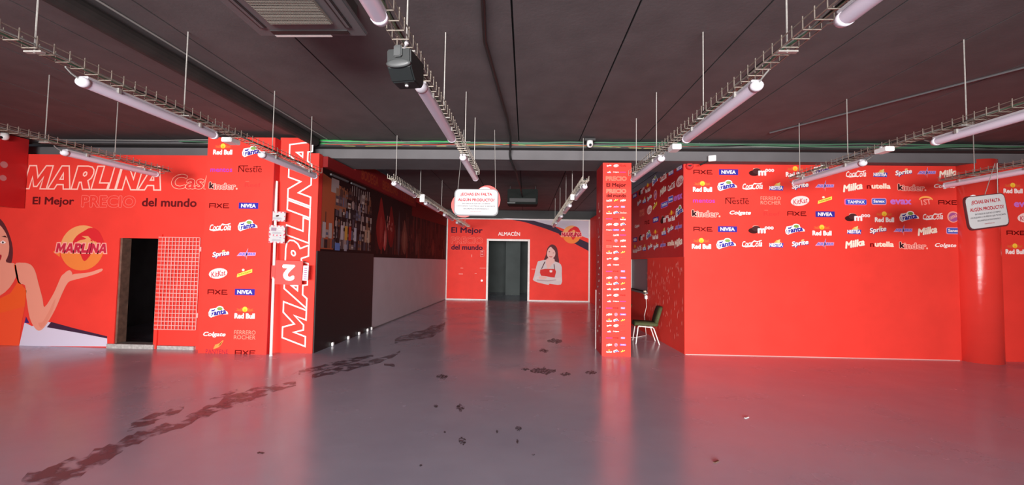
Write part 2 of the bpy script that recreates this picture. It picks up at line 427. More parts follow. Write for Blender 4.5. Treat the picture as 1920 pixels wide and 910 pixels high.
# ceiling: concrete slabs with recessed dark joints
ce = struct('ceiling', MB().box(-11, 11, -6, 24, CZ + .03, CZ + .2), 'gap', 'dark grey ceiling of long concrete slabs', 'ceiling')
xj = [-.145 + 1.062 * k for k in range(-10, 11)]
for a, b in zip(xj[:-1], xj[1:]):
    MB().box(a + .009, b - .009, -6, 18.2, CZ, CZ + .04).build('ceiling_slab', 'ceil', ce)
bm_ = struct('beam', MB().box(-11, 11, 7.55, 8.45, 3.43, CZ + .02), 'beam', 'dark grey concrete beam crossing the shop under the ceiling', 'beam')

AY = 7.3                                  # red wall with the shop name
wl = struct('wall_front_left', MB().box(-11, -7.13, AY, AY+.15, 0, 3.40).box(-6.43, -4.2, AY, AY+.15, 0, 3.40).box(-7.13, -6.43, AY, AY+.15, 1.915, 3.40),
            'red', 'red wall with the white outlined shop name and dark doorway', 'wall')
FA = Frame((-6.5, AY, 0), (1, 0, 0))
pl = struct('column_brand_left', MB().box(-5.44, -4.28, 7.03, 7.34, 0, 3.65), 'red', 'red square column with two columns of brand logos', 'column')
# right side: shade of the panel painted on as a darker red sheet
MB().box(-4.28, -4.272, 7.03, 7.2, 0, 3.65).build('darker_side', 'red_dark', pl)
FP = Frame((-4.86, 7.03, 0), (1, 0, 0))
pn = struct('wall_name_panel', MB().prism([(-4.28,0),(-3.59,0),(-3.59,3.43),(-3.775,3.43),(-3.775,3.70),(-4.28,3.70)], 7.2, 7.32), 'red',
            'tall red panel with the shop name in upright white outline', 'wall')
FN = Frame((-3.94, 7.2, 0), (1, 0, 0))
# corridor
cl0, cl1 = Vector((-3.593, 7.2, 0)), Vector((-3.30, 17.7, 0))
FL = Frame(cl0, cl1 - cl0)
def slab_on(fr, u0, u1, z0, z1, t0, t1):
    mb = MB(); mb.box(u0, u1, z0, z1, t0, t1, fr.m); return mb
_m = slab_on(FL, .13, 1.27, 0, 3.42, -.15, 0); _m.box(1.27, 10.5, 0, 3.70, -.15, 0, FL.m)
wcl = struct('wall_corridor_left', _m, 'red_dark', 'long corridor wall with bottle and ham mural over boards', 'wall')
bd = slab_on(FL, .02, 2.55, 0, 1.74, .002, .022).build('panel_board', 'blackboard', wcl); bd['label'] = 'black board under the bottle mural'
bd = slab_on(FL, 2.56, 10.48, 0.03, 1.66, .002, .016).build('panel_board', 'whiteboard', wcl); bd['label'] = 'pale board beyond the black board'
slab_on(FL, 2.56, 10.48, 0, .03, .002, .012).build('baseboard', 'dark', wcl)
cr0, cr1 = Vector((2.66, 17.7, 0)), Vector((2.86, 7.78, 0))
FR = Frame(cr0, cr1 - cr0)
Ltot = (cr1 - cr0).length
def ur(y): return (17.7 - y) / (17.7 - 7.78) * Ltot
h0, h1 = ur(11.7), ur(9.95)
mb = MB()
for (a, b, z0, z1) in ((0, h0, 0, 3.44), (h1, Ltot, 0, 3.44), (h0, h1, 0, .95), (h0, h1, 1.72, 3.44)): mb.box(a, b, z0, z1, -.15, 0, FR.m)
wcr = struct('wall_corridor_right', mb, 'red', 'corridor wall on the right with logos over a peeling red base', 'wall')
slab_on(FR, h0 - .5, Ltot - .002, 1.74, 3.43, .002, .012).build('logo_band', 'red_dark', wcr)
slab_on(FR, h0, h1, .95, 1.72, -.12, -.08).build('hatch_shutter', 'grey', wcr)
slab_on(FR, h0, h0 + .10, .95, 1.72, -.08, .012).build('hatch_frame', 'whiteframe', wcr)
slab_on(FR, h0 - .02, h1 + .03, .91, .95, -.08, .06).build('hatch_ledge', 'dark', wcr)
# right hand red wall
RY = 7.78
wr = struct('wall_front_right', MB().box(2.86, 11, RY, RY+.15, 0, 3.44), 'red', 'bright red wall with six rows of brand logos', 'wall')
MB().box(2.87, 7.6, RY-.012, RY, 0, .012).build('baseboard', 'pinkw', wr)
FRW = Frame((5, RY, 0), (1, 0, 0))
cx, cy, cr = 7.95, 7.80, .31
struct('column_round', MB().tube([(cx, cy, 0), (cx, cy, 3.50)], cr, 40), 'red_col', 'round red column with a bright vertical shine', 'column', smooth=False)
bpy.data.objects['column_round'].data.polygons.foreach_set('use_smooth', [len(p.vertices) == 4 for p in bpy.data.objects['column_round'].data.polygons])
# slim logo column
pr = struct('column_brand_slim', MB().box(1.35, 1.84, 7.5, 8.15, 0, 3.375), 'red', 'slim red square column covered with tiny brand logos', 'column')
FS = Frame((1.595, 7.5, 0), (1, 0, 0)); FSL = Frame((1.35, 7.8, 0), (0, -1, 0))
MB().box(1.343, 1.35, 7.5, 8.15, 0, 3.375).build('darker_side', 'red_dark', pr)
MB().box(1.335, 1.35, 8.12, 8.165, 0, 1.1).build('corner_strip', 'whiteframe', pr)
# back wall of the corridor
BY = 17.7
wb = struct('wall_back', MB().box(-3.32, -1.53, BY, BY+.15, 0, 3.38).box(.10, 2.68, BY, BY+.15, 0, 3.38).box(-1.53, .10, BY, BY+.15, 2.47, 3.38), 'red',
            'red wall closing the corridor with the store room doorway', 'wall')
FB = Frame((-.3, BY, 0), (1, 0, 0))
struct('wall_back_upper', MB().box(-3.6, 3.0, BY + .02, BY+.2, 3.38, CZ), 'black', 'black wall strip over the red corridor end', 'wall')
for (a, b, z0, z1) in ((-3.32, 2.68, 3.36, 3.40), (-3.30, -3.25, 0, 3.36), (2.60, 2.66, 0, 3.36), (-3.25, -1.6, 0, .05), (.17, 2.6, 0, .05)):
    MB().box(a, b, BY-.02, BY, z0, z1).build('edge_strip', 'whiteframe', wb)
df = struct('door_1', MB().box(-1.61, -1.53, BY-.035, BY+.16, 0, 2.55).box(.10, .18, BY-.035, BY+.16, 0, 2.55).box(-1.53, .10, BY-.035, BY+.16, 2.47, 2.55), 'whiteframe',
            'white door frame round the dark store room opening', 'door')
# store room behind it
struct('wall_store', MB().box(-5, 4, 22.5, 22.7, 0, CZ).box(-5.1, -5, 17.9, 22.5, 0, CZ).box(4, 4.1, 17.9, 22.5, 0, CZ), 'store', 'pale grey wall of the dark store room', 'wall')
struct('column_store', MB().box(-.95, -.25, 20.8, 21.4, .0, CZ), 'store', 'grey column standing in the dark store room', 'column')
# room behind the left doorway
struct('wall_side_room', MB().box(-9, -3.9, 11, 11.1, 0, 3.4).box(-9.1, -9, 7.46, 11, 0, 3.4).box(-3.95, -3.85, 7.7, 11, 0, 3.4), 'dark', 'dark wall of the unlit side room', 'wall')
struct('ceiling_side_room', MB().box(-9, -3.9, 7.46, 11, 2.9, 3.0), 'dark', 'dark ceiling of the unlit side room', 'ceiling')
struct('wall_entrance_mask', MB().box(-11, -4.9, -5.2, -5, 0, CZ).box(3.5, 11, -5.2, -5, 0, CZ).box(-4.9, 3.5, -5.2, -5, 3.1, CZ), 'red', 'unseen red wall added round the entrance to mask daylight', 'wall')  # unseen wall, added with its opening sized to block and shape the daylight
struct('wall_left', MB().box(-11, -10.85, -6, 7.3, 0, CZ), 'red', 'red side wall on the left', 'wall')
struct('wall_right', MB().box(10.85, 11, -6, 7.78, 0, CZ), 'red', 'red side wall on the right', 'wall')
fa = struct('trim_fascia_left', MB().box(-9.05, -8.93, 4.2, 7.29, 2.42, 3.66), 'red_dark', 'dark red hanging fascia at the left edge', 'trim')
for (yy, zz, rr) in ((6.95, 3.13, .055), (6.95, 2.9, .05)):
    p = Print().ell(0, 0, rr, rr, 0, rgb(190, 130, 130)); put('printed_logo', p.mesh('printed_logo'), Frame((-8.93, yy, zz), (0, 1, 0)), fa)
# doorway in the red wall
d2 = struct('door_2', MB().box(-7.21, -7.13, AY-.03, AY+.16, 0, 1.99).box(-6.43, -6.37, AY-.03, AY+.16, 0, 1.99).box(-7.13, -6.43, AY-.03, AY+.16, 1.915, 1.99), 'red',
            'red door frame of the dark side room', 'door')
MB().box(-7.13, -7.095, AY-.01, AY+.16, .08, 1.915).build('jamb', 'wood', d2)
MB().box(-7.23, -6.40, AY-.06, AY+.16, 0, .075).build('threshold', 'marble', d2)
st = MB().box(-6.34, -5.69, AY-.05, AY, .0, .06).build('stone_step', 'marble'); tag(st, 'low broken stone step under the white lattice', 'step')

# ------------------------------------------------------------------ prints on the left wall
def pxpoly(p, fr, pts, L, c): p.poly([fr.loc(*q) for q in pts], L, c)
def smoothpx(pts, n=3):            # Catmull-Rom through the points
    out = []; N = len(pts)
    for i in range(N):
        a, b, c, d = (Vector(pts[(i+k-1) % N]) for k in range(4))
        for k in range(n):
            t = k / n
            out.append(tuple(.5*((2*b) + (c-a)*t + (2*a-5*b+4*c-d)*t*t + (3*b-a-3*c+d)*t**3)))
    return out
p = Print()
x0, y0 = FA.loc(43, 354); x1, y1 = FA.loc(314, 311.5)
shopname(p, x0, y0, x1 - x0, FA.loc(180, 311)[1] - FA.loc(180, 354.5)[1], 0, rgb(255, 200, 185), .023)
put('printed_lettering', p.mesh('printed_lettering'), FA, wl)
def textpx(name, fr, parent, st, xa, xb, yc, hpx, c, bold=0, shear=0, out=None, ow=.03, rot=0):
    a = fr.loc(xa, yc); b = fr.loc(xb, yc); h = fr.loc((xa+xb)/2, yc - hpx/2)[1] - fr.loc((xa+xb)/2, yc + hpx/2)[1]
    p = Print(); p.text(st, 0, 0, b[0]-a[0], h, 0, c, bold, shear, out=out, ow=ow)
    m = fr.loc((xa+xb)/2, yc)
    return put(name, p.mesh(name), fr, parent, m, rot)
textpx('printed_lettering', FA, wl, 'Cash', 322, 402, 341, 27, (.70, .040, .036), .02, .15, rgb(252, 190, 165), .022)
textpx('printed_lettering', FA, wl, 'El Mejor', 61, 139, 379, 19, rgb(95, 22, 26), .03)
textpx('printed_lettering', FA, wl, 'PRECIO', 153, 254, 378, 22, RED, .03, 0, rgb(250, 130, 120), .022)
textpx('printed_lettering', FA, wl, 'del mundo', 266, 369, 380, 16.5, rgb(95, 22, 26), .03)
# globe
def globe(fr, parent, cx_, cy_, r, wname, hname, name='printed_globe'):
    p = Print(); c = fr.loc(cx_, cy_); k = (fr.loc(cx_+1, cy_)[0] - c[0])
    def q(pts): return [(c[0] + a*r*k, c[1] + b*r*k) for a, b in pts]
    sea = rgb(232, 160, 100); sea2 = rgb(236, 130, 62); land = rgb(214, 44, 50)
    p.ell(c[0], c[1], r*k, r*k, 0, sea, 36)
    p.poly(q([(math.cos(R(a)), math.sin(R(a))) for a in range(190, 351, 8)]), 1, sea2)
    p.poly(q(smoothpx([(-.25,.55),(.05,.75),(.35,.9),(.68,.78),(.93,.40),(1.0,.06),(.80,.10),(.62,.28),(.40,.30),(.28,.45),(.10,.38),(-.2,.30),(-.46,.06),(-.42,.30)])), 2, land)
    p.poly(q(smoothpx([(-.1,-.10),(.38,-.10),(.42,-.28),(.22,-.55),(.10,-.56),(-.02,-.35)])), 2, land)
    p.poly(q([(-.05,.52),(.20,.40),(.42,.36),(.25,.52)]), 3, sea); p.poly(q([(.45,.36),(.75,.14),(.60,.10)]), 3, sea)
    p.poly(q([(-1.32,-.20),(-1.0,0),(-1.0,-.42)]), 0, sea2)
    shopname(p, c[0] - wname*k/2, c[1] - .22*r*k, wname*k, hname*k, 4, None, 0, rgb(196, 44, 70), PNK, 3.2*k*hname/17, shear=.2, gap=.06)
    return put(name, p.mesh(name), fr, parent)
globe(FA, wl, 154, 465, 41, 98, 17)
# smiling woman of the mural
SK = rgb(232, 152, 130); SK2 = rgb(222, 128, 108); HA = rgb(96, 44, 48); OR = rgb(238, 92, 42)
p = Print()
pxpoly(p, FA, smoothpx([(-58,560),(-70,470),(-50,415),(-22,400),(2,412),(16,436),(24,465),(22,492),(12,500),(-4,470),(-30,440),(-46,480),(-44,560)]), 0, HA)          # hair
pxpoly(p, FA, smoothpx([(-26,480),(8,476),(12,492),(30,496),(30,520),(10,548),(-20,560),(-60,545),(-75,505),(-32,496)]), 1, SK)                 # neck and chest
pxpoly(p, FA, smoothpx([(-40,455),(-30,425),(-8,418),(8,432),(17,455),(16,478),(6,496),(-10,510),(-26,500),(-38,480)]), 2, SK)                   # face
pxpoly(p, FA, [(3,444),(10,442),(14,446),(9,445)], 3, DRK); pxpoly(p, FA, [(-30,446),(-20,443),(-14,446),(-22,446)], 3, DRK)
for ex in (6, -22): pxpoly(p, FA, [(ex-6,455),(ex,451),(ex+6,455),(ex,458)], 3, WHT); pxpoly(p, FA, [(ex-2,455),(ex,452),(ex+2,455),(ex,457.5)], 4, DRK)
pxpoly(p, FA, [(-10,458),(-6,472),(-13,473)], 3, SK2)
pxpoly(p, FA, smoothpx([(-22,482),(-8,480),(3,478),(1,488),(-8,494),(-17,491)]), 3, rgb(170, 40, 50)); pxpoly(p, FA, [(-18,483),(0,480),(-2,485),(-15,487)], 4, WHT)
pxpoly(p, FA, smoothpx([(28,497),(42,493),(57,496),(66,508),(72,530),(80,560),(84,576),(100,552),(110,530),(117,516),(128,511),(132,517),(140,514),(168,511),(190,504),(192,508),(180,514),(160,520),(140,525),(128,530),(118,548),(104,580),(88,608),(76,620),(66,616),(56,596),(50,560),(47,535),(34,530)]), 2, SK)
pxpoly(p, FA, smoothpx([(122,512),(131,507),(136,513),(132,519),(124,520)]), 3, SK); pxpoly(p, FA, smoothpx([(72,606),(80,604),(90,588),(104,560),(100,580),(88,604),(78,616)]), 3, rgb(226, 140, 118))
pxpoly(p, FA, [(26,496),(30,497),(36,528),(50,545),(47,575),(40,612),(36,649),(-120,648),(-80,560),(-58,540),(-30,556),(0,560),(20,550),(33,530)], 2, OR)
pxpoly(p, FA, [(47,575),(40,612),(36,649),(-120,648),(-100,590),(-10,590)], 3, rgb(240, 84, 50))
put('mural_woman', p.mesh('mural_woman'), FA, wl)['label'] = 'printed woman in an orange top with her palm raised'
p = Print()
pxpoly(p, FA, [(46,605),(60,612),(88,603),(201,634),(201,650),(36,649)], 0, rgb(214, 206, 224)); pxpoly(p, FA, [(49,594),(55,606),(46,606)], 1, NAVY); pxpoly(p, FA, [(96,604),(140,616),(201,631),(201,635),(150,625),(88,614)], 1, rgb(66, 40, 62))
put('printed_swoosh', p.mesh('printed_swoosh'), FA, wl)

# white lattice beside the doorway
la = empty('lattice_panel', (-6.06, AY - .022, 1.14)); tag(la, 'pinkish white metal lattice fixed on the red wall beside the doorway', 'lattice')
W_, H_ = .74, 1.60
vb = MB().box(-.0055, .0055, -.004, .004, -H_/2, H_/2).build('vertical_bar', 'pinkw', la); hb = MB().box(-W_/2, W_/2, -.009, -.003, -.0055, .0055).build('cross_bar', 'pinkw', la)
vb.location.x = -W_/2; hb.location.z = -H_/2
for k in range(1, 13):
    c = vb.copy(); COL.objects.link(c); c.location.x = -W_/2 + W_*k/12
for k in range(1, 24):
    c = hb.copy(); COL.objects.link(c); c.location.z = -H_/2 + H_*k/23
for z in (-.55, .6): MB().box(W_/2, W_/2+.03, -.006, .012, z-.04, z+.04).build('hinge', 'pinkw', la)

# ------------------------------------------------------------------ logos on the walls
def logos(fr, parent, items, kx=None):
    for it in items:
        k, x, y = it[:3]; s = it[3] if len(it) > 3 else 1
        c = fr.loc(x, y); m = (fr.loc(x + 1, y)[0] - c[0]) if kx is None else kx
        put('printed_logo', logo(k), fr, parent, c, 0, m * s)
logos(FP, pl, [('bull',418,281),('fanta',472,285),('mentos',415,319),('nestle',469,317),('kinder',418,349),('faint',474,347),('axe',411,386,1.05),('nivea',466,386,1.02),
      ('cola',413,426,1.05),('fanta',464,424),('sprite',414,477),('aqua',462,477),('kitkat',409,513),('schwe',459,513,1.05),('axe',408,548,1.05),('nivea',459,548,1.04),
      ('fanta',409,586),('bull',459,588,1.06),('colgate',402,628,1.05),('ferrero',459,628,1.06),('pantene',407,654,1.1),('axe',460,662,1.1)])
logos(FRW, wr, [('axe',1318,323),('nivea',1366,323),('hat',1427,323),('bull',1491,323),('fanta',1541,320),('cola',1605,326),('nestea',1650,326),('sprite',1694,324),('aqua',1737,324),('milka',1778,325),
      ('bull',1317,351),('fanta',1363,349),('cola',1411,349),('nestea',1455,351),('sprite',1500,349),('aqua',1546,349),('milka',1598,351),('nutella',1648,350),('kinder',1709,352),('colgate',1771,350),
      ('mentos',1320,377),('nestle',1382,377),('ferrero',1445,376),('kitkat',1500,377),('schwe',1547,376),('tampax',1604,379),('sanex',1648,378),('evax',1689,379),('arch',1736,377),('axe',1777,380),
      ('kinder',1323,401),('colgate',1388,400),('faint',1447,401),('axe',1494,401),('nivea',1547,402),('hat',1607,408),('bull',1658,408),('fanta',1704,407),('cola',1749,406),('round',1787,407),
      ('axe',1318,430),('nivea',1364,430),('hat',1426,431),('fanta',1490,431),('bull',1541,433),('nestea',1601,433),('sprite',1646,432),('aqua',1693,432),('milka',1738,433),('sanex',1788,433),
      ('bull',1315,458),('fanta',1361,458),('cola',1410,457),('nestea',1455,458),('sprite',1500,457),('aqua',1546,458),('milka',1602,457),('nutella',1654,459),('kinder',1712,461),('colgate',1773,461),
      ('bull',1899,354),('evax',1921,384),('kitkat',1925,408),('axe',1905,437),('bull',1903,468)])
cp = lambda x, y: (1090 + x*.2088, 290 + y*.2088)
SIDE = [('nestea',880,112),('nestea',805,155),('cola',735,205),('fanta',660,237),('bull',597,302),('hat',540,330),('nivea',480,370),('kitkat',884,240),('cola',808,285),('milka',733,322),('round',665,362),('sprite',612,390),
        ('nestea',565,412),('sprite',520,432),('evax',868,385),('sanex',802,402),('tampax',745,450),('schwe',662,462),('kitkat',612,497),('ferrero',545,522),('fanta',880,510),('bull',810,555),('hat',745,582),('nivea',668,585),
        ('axe',590,610),('colgate',500,645),('aqua',870,652),('sprite',800,670),('nestea',740,697),('bull',665,722),('fanta',605,725),('hat',540,745),('nivea',483,765),('milka',870,790),('nutella',796,800),('aqua',732,815),
        ('sprite',670,828),('sprite',617,828),('nestea',565,840),('cola',520,842),('bull',482,850)]
FRB = Frame(FR.o + FR.n * .012, FR.u)
logos(FRB, wcr, [(k, *cp(x, y)) for k, x, y in SIDE], .0102)
ord_ = ['milka','kitkat','nestle','nestea','colgate','nivea']
rows = [(311, 'sprite kitkat nestle'), (323, 'nestea colgate mentos'), (376, 'cola schwe milka'), (388, 'sprite aqua sanex'), (399, 'bull fanta kinder'), (410.5, 'mentos axe bull'), (421, 'milka kitkat fanta'), (431.5, 'colgate tampax nestea'), (441, 'faint cola mentos'),
        (451.5, 'axe round milka'), (462.5, 'ferrero colgate nutella')]
cyc = ['bull fanta schwe', 'sprite kitkat faint', 'nestea colgate faint', 'mentos axe sanex', 'milka round tampax', 'bull fanta schwe', 'nestea cola sprite', 'sprite kitkat axe', 'nestea colgate mentos', 'mentos axe sanex', 'milka round tampax']
yy = [473.5,485.5,497,509,521,532,542.5,554,565.5,578,590,601,611,622,634,647,659]
rows += [(y, cyc[i % len(cyc)]) for i, y in enumerate(yy)]
for y, ks in rows:
    for k, x in zip(ks.split(), (1142, 1155, 1168)):
        put('printed_logo', logo(k), FS, pr, FS.loc(x, y), 0, .00258)
textpx('printed_lettering', FS, pr, 'PRECIO', 1136, 1175, 335, 8, rgb(250, 110, 90), .03, 0, rgb(250, 150, 130), .02)
textpx('printed_lettering', FS, pr, 'El Mejor', 1137, 1174, 348, 9.5, rgb(80, 10, 12), .035)
textpx('printed_lettering', FS, pr, 'PRECIO', 1137, 1174, 358.5, 8, rgb(250, 110, 90), .03, 0, rgb(250, 160, 140), .02)
textpx('printed_lettering', FS, pr, 'del mundo', 1137, 1174, 367, 7, rgb(80, 10, 12), .035)
FSL2 = Frame((1.343, 7.8, 0), (0, -1, 0))
for i, z in enumerate([.25 + .115*k for k in range(22)]):
    put('printed_logo', logo(random.choice(['milka','sprite','cola','nutella','colgate'])), FSL2, pr, (random.uniform(-.15, .15), z), random.choice((0, 90)), .0030)
# peeled paper marks on the side wall base
p = Print(); rr = random.Random(3)
for i in range(120):
    u = rr.uniform(ur(10.0), Ltot-.05); z = rr.uniform(.12, 1.60); h = rr.uniform(.04, .15)
    p.poly([(u, z), (u+.018, z+h*.3), (u+.010, z+h), (u-.010, z+h*.6)], 0, rgb(250, 150, 138))
put('peeled_mark', p.mesh('peeled_mark'), FR, wcr)['kind'] = 'stuff'

# upright shop name on the panel
p = Print()
bx, by = FN.loc(578, 650); tx, ty = FN.loc(548, 251)
wdt = ty - by; hgt = .40
shopname(p, 0, 0, wdt, hgt, 0, WHT, .024, shear=.30, tr=lambda q: (-q[1], q[0]))
put('printed_lettering', p.mesh('printed_lettering'), FN, pn, (FN.loc(574, 600)[0], by + .0))

# ------------------------------------------------------------------ back wall prints
p = Print()
pxpoly(p, FB, [(940,409),(1000,415),(1050,427),(1104,448),(1104,414.5),(1000,411)], 0, rgb(196, 186, 198))
pxpoly(p, FB, [(955,411.5),(1000,414),(1040,425),(1052,433),(1049,439),(1020,428),(985,417)], 1, rgb(60, 44, 62)); pxpoly(p, FB, [(1086,448),(1104,456),(1104,471),(1081,459)], 1, rgb(60, 44, 62))
pxpoly(p, FB, [(1048,440),(1052,433),(1086,448),(1081,459)], 1, rgb(60, 44, 62))
put('printed_swoosh', p.mesh('printed_swoosh'), FB, wb)
FB2 = Frame(FB.o + FB.n * .003, FB.u)
globe(FB2, wb, 1072, 440, 17, 39, 7.5)
PB = rgb(70, 20, 48)
textpx('printed_lettering', FB, wb, 'El Mejor', 846, 905, 433.5, 14, PB, .03)
textpx('printed_lettering', FB, wb, 'PRECIO', 846, 905, 451, 12.5, RED, .02, 0, rgb(250, 150, 135), .018)
textpx('printed_lettering', FB, wb, 'del mundo', 846, 905, 464, 10, PB, .03)
textpx('printed_lettering', FB, wb, 'ALMACÉN', 934, 975, 438, 8.5, WHT, .02)
p = Print()
for (x, y, w_, h_) in ((866,503,5,.8),(905,503,11,.8),(892,513,4,.8),(864,514,8,1.2),(884.5,480,1,5),(903,472,5,.8),(903,481,5,.8),(1001,505,9,.8)):
    a = FB.loc(x, y); p.rect(a[0], a[1], w_*.0221, h_*.0221, 0, rgb(246, 170, 160))
put('printed_marks', p.mesh('printed_marks'), FB, wb)
p = Print(); a = FB.loc(904, 475)
p.rect(a[0], a[1], .17, .26, 0, rgb(236, 130, 125)); p.rect(a[0], a[1], .14, .23, 1, REDI)
for dz in (.06, -.05): p.rect(a[0], a[1]+dz, .08, .05, 2, rgb(236, 150, 145))
put('printed_pictogram', p.mesh('printed_pictogram'), FB, wb)
a = FB.loc(903.5, 526.5); MB().tube([(FB.o.x + a[0], BY, a[1]), (FB.o.x + a[0], BY-.03, a[1])], .045, 12).build('wall_button', 'white', wb)
p = Print(); q = lambda *pts: [(980 + x*.1319, 440 + y*.1319) for x, y in pts]
SKB = rgb(226, 178, 170); SHIRT = rgb(206, 192, 192); APR = rgb(206, 52, 48)
pxpoly(p, FB, smoothpx(q((400,145),(450,150),(490,200),(505,300),(515,400),(440,385),(345,375),(300,370),(330,290),(350,200))), 0, rgb(92, 48, 52))
pxpoly(p, FB, smoothpx(q((330,360),(240,378),(210,400),(165,580),(160,660),(360,715),(385,700),(545,710),(555,560),(545,430),(450,380))), 1, SHIRT)
pxpoly(p, FB, smoothpx(q((350,340),(440,340),(455,390),(420,420),(360,490),(330,400))), 2, SKB)
pxpoly(p, FB, smoothpx(q((400,175),(450,195),(465,260),(455,310),(410,350),(370,340),(345,280),(360,215))), 3, SKB)
pxpoly(p, FB, q((400,150),(470,190),(480,300),(455,230),(405,178)), 4, rgb(92, 48, 52))
for e in ((380,245),(440,262)): pxpoly(p, FB, q((e[0]-14,e[1]),(e[0],e[1]-5),(e[0]+14,e[1]),(e[0],e[1]+5)), 4, DRK)
pxpoly(p, FB, q((365,305),(390,312),(430,312),(410,325),(385,322)), 4, rgb(190, 60, 66))
pxpoly(p, FB, q((250,500),(320,488),(460,490),(475,530),(455,612),(380,605),(260,585),(245,545)), 4, APR)
pxpoly(p, FB, q((310,385),(325,385),(275,490),(262,490)), 4, rgb(96, 60, 68)); pxpoly(p, FB, q((440,420),(452,425),(460,490),(448,490)), 4, rgb(96, 60, 68))
pxpoly(p, FB, smoothpx(q((180,600),(300,590),(470,620),(540,610),(545,660),(380,660),(200,650))), 5, rgb(214, 200, 198))
pxpoly(p, FB, q((200,640),(360,650),(470,640),(480,650),(360,668),(200,655)), 6, rgb(180, 158, 160))
pxpoly(p, FB, smoothpx(q((230,600),(300,590),(345,615),(300,640),(240,630))), 6, SKB)
p.text('*', *FB.loc(1033, 509), .12, .12, 6, WHT, .02)
put('mural_woman', p.mesh('mural_woman'), FB, wb)['label'] = 'printed woman with folded arms in a red apron'

# ------------------------------------------------------------------ printed mural of the corridor
Lc = FL
def lq(px, py): return Lc.loc(px, py)
p = Print(); rr = random.Random(11)
p.poly([(.15,1.735),(2.555,1.735),(2.555,1.655),(10.49,1.655),(10.49,3.42),(.15,3.42)], 0, rgb(44, 24, 24))
p.poly([(.15,1.78),(.62,1.78),(.62,3.05),(.15,3.12)], 1, rgb(168, 82, 54))
p.poly([(.62,2.55),(1.1,2.5),(1.1,2.95),(.62,3.05)], 1, rgb(150, 86, 60))
p.rect(.62, 2.97, .3, .26, 2, rgb(160, 140, 138)); p.rect(.3, 2.35, .04, .2, 2, rgb(110, 60, 50))
BC = [(150,122,118),(112,88,88),(82,66,74),(166,140,134),(66,42,40),(140,98,78),(98,92,112),(124,104,104),(176,156,150),(54,38,42),(120,72,54),(90,56,50)]
for row, z in enumerate((1.80, 2.0, 2.22, 2.42, 2.62, 2.80)):
    u = (.17 if row < 2 else .66)
    while u < 2.38:
        wv = rr.uniform(.05, .14); h = rr.uniform(.10, .22); c = rgb(*rr.choice(BC))
        p.rect(u + wv/2, z + h/2, wv, h, 2 + row % 2, c)
        if rr.random() < .55: p.rect(u + wv/2, z + h + .03, wv*.4, .07, 2 + row % 2, c)
        if rr.random() < .5: p.rect(u + wv/2, z + h*.45, wv*.8, h*.35, 4, rgb(*rr.choice(BC)))
        u += wv + rr.uniform(.004, .05)
for u, c in ((.95,(180,160,165)),(1.13,(196,140,60)),(1.3,(170,60,46)),(1.55,(176,166,176)),(.25,(176,156,156)),(.48,(170,152,150)),(2.1,(170,130,110)),(2.25,(180,150,130))):
    p.rect(u, 2.12, .12, .28, 5, rgb(*c))
p.rect(.78, 1.84, .2, .14, 5, rgb(96, 116, 176)); p.rect(1.12, 1.83, .12, .13, 5, rgb(150, 140, 150))
for k in range(9): p.rect(1.35 + .11*k, 3.0 + .02*math.sin(k), .03, .2, 3, rgb(150, 130, 128))
# hams
def ham(u, z, w_, h_, c, c2, L):
    p.poly(smoothpx([(u-.05*w_,z),(u+.25*w_,z-.25*h_),(u+.5*w_,z-.6*h_),(u+.2*w_,z-h_),(u-.2*w_,z-.95*h_),(u-.5*w_,z-.6*h_),(u-.25*w_,z-.25*h_)]), L, rgb(*c))
    p.poly(smoothpx([(u,z-.35*h_),(u+.2*w_,z-.6*h_),(u,z-.9*h_),(u-.15*w_,z-.6*h_)]), L+1, rgb(*c2))
for u, z, w_, h_, c, c2 in ((3.0,3.12,.62,1.25,(132,34,32),(150,50,46)),(3.28,2.6,.3,.75,(178,66,64),(200,120,112)),(3.72,3.0,.55,1.05,(116,28,26),(130,40,36)),(4.35,2.95,.22,1.2,(78,62,66),(96,78,78)),
                           (4.85,2.75,.55,.95,(118,66,56),(140,86,72)),(6.1,2.5,.4,.7,(96,50,46),(104,60,54)),(8.2,2.4,.5,.6,(100,42,36),(112,54,44))):
    ham(u, z, w_, h_, c, c2, 2)
for k in range(9): p.rect(3.55 + rr.uniform(-.15, .25), 2.2 + rr.uniform(0, .45), .03, rr.uniform(.05, .16), 5, rgb(196, 130, 120), rr.uniform(-20, 20))
for k in range(150):
    u = rr.uniform(2.66, 10.3); z = rr.uniform(1.85, 3.0); h = rr.uniform(.2, .9)
    p.rect(u, min(z, 3.0 - h/2) if u > 5 else max(1.75 + h/2, z - .6), rr.uniform(.02, .12), h, 1 + .03*k/10, rgb(*rr.choice([(70,32,32),(84,36,32),(62,26,26),(92,44,40),(76,40,38),(100,42,36),(58,30,32)])))
for k in range(40):
    u = rr.uniform(4.6, 10.3); z = rr.uniform(1.72, 2.3); p.rect(u, z + .1, rr.uniform(.02, .05), rr.uniform(.1, .4), 4, rgb(*rr.choice([(112,58,50),(124,72,60),(90,46,42)])))
p.poly([(5.5,3.42),(10.49,3.42),(10.49,3.05),(5.5,2.95)], 5, rgb(104, 24, 22))
put('mural_print', p.mesh('mural_print'), FL, wcl)['label'] = 'printed mural of bottle shelves and hanging hams'
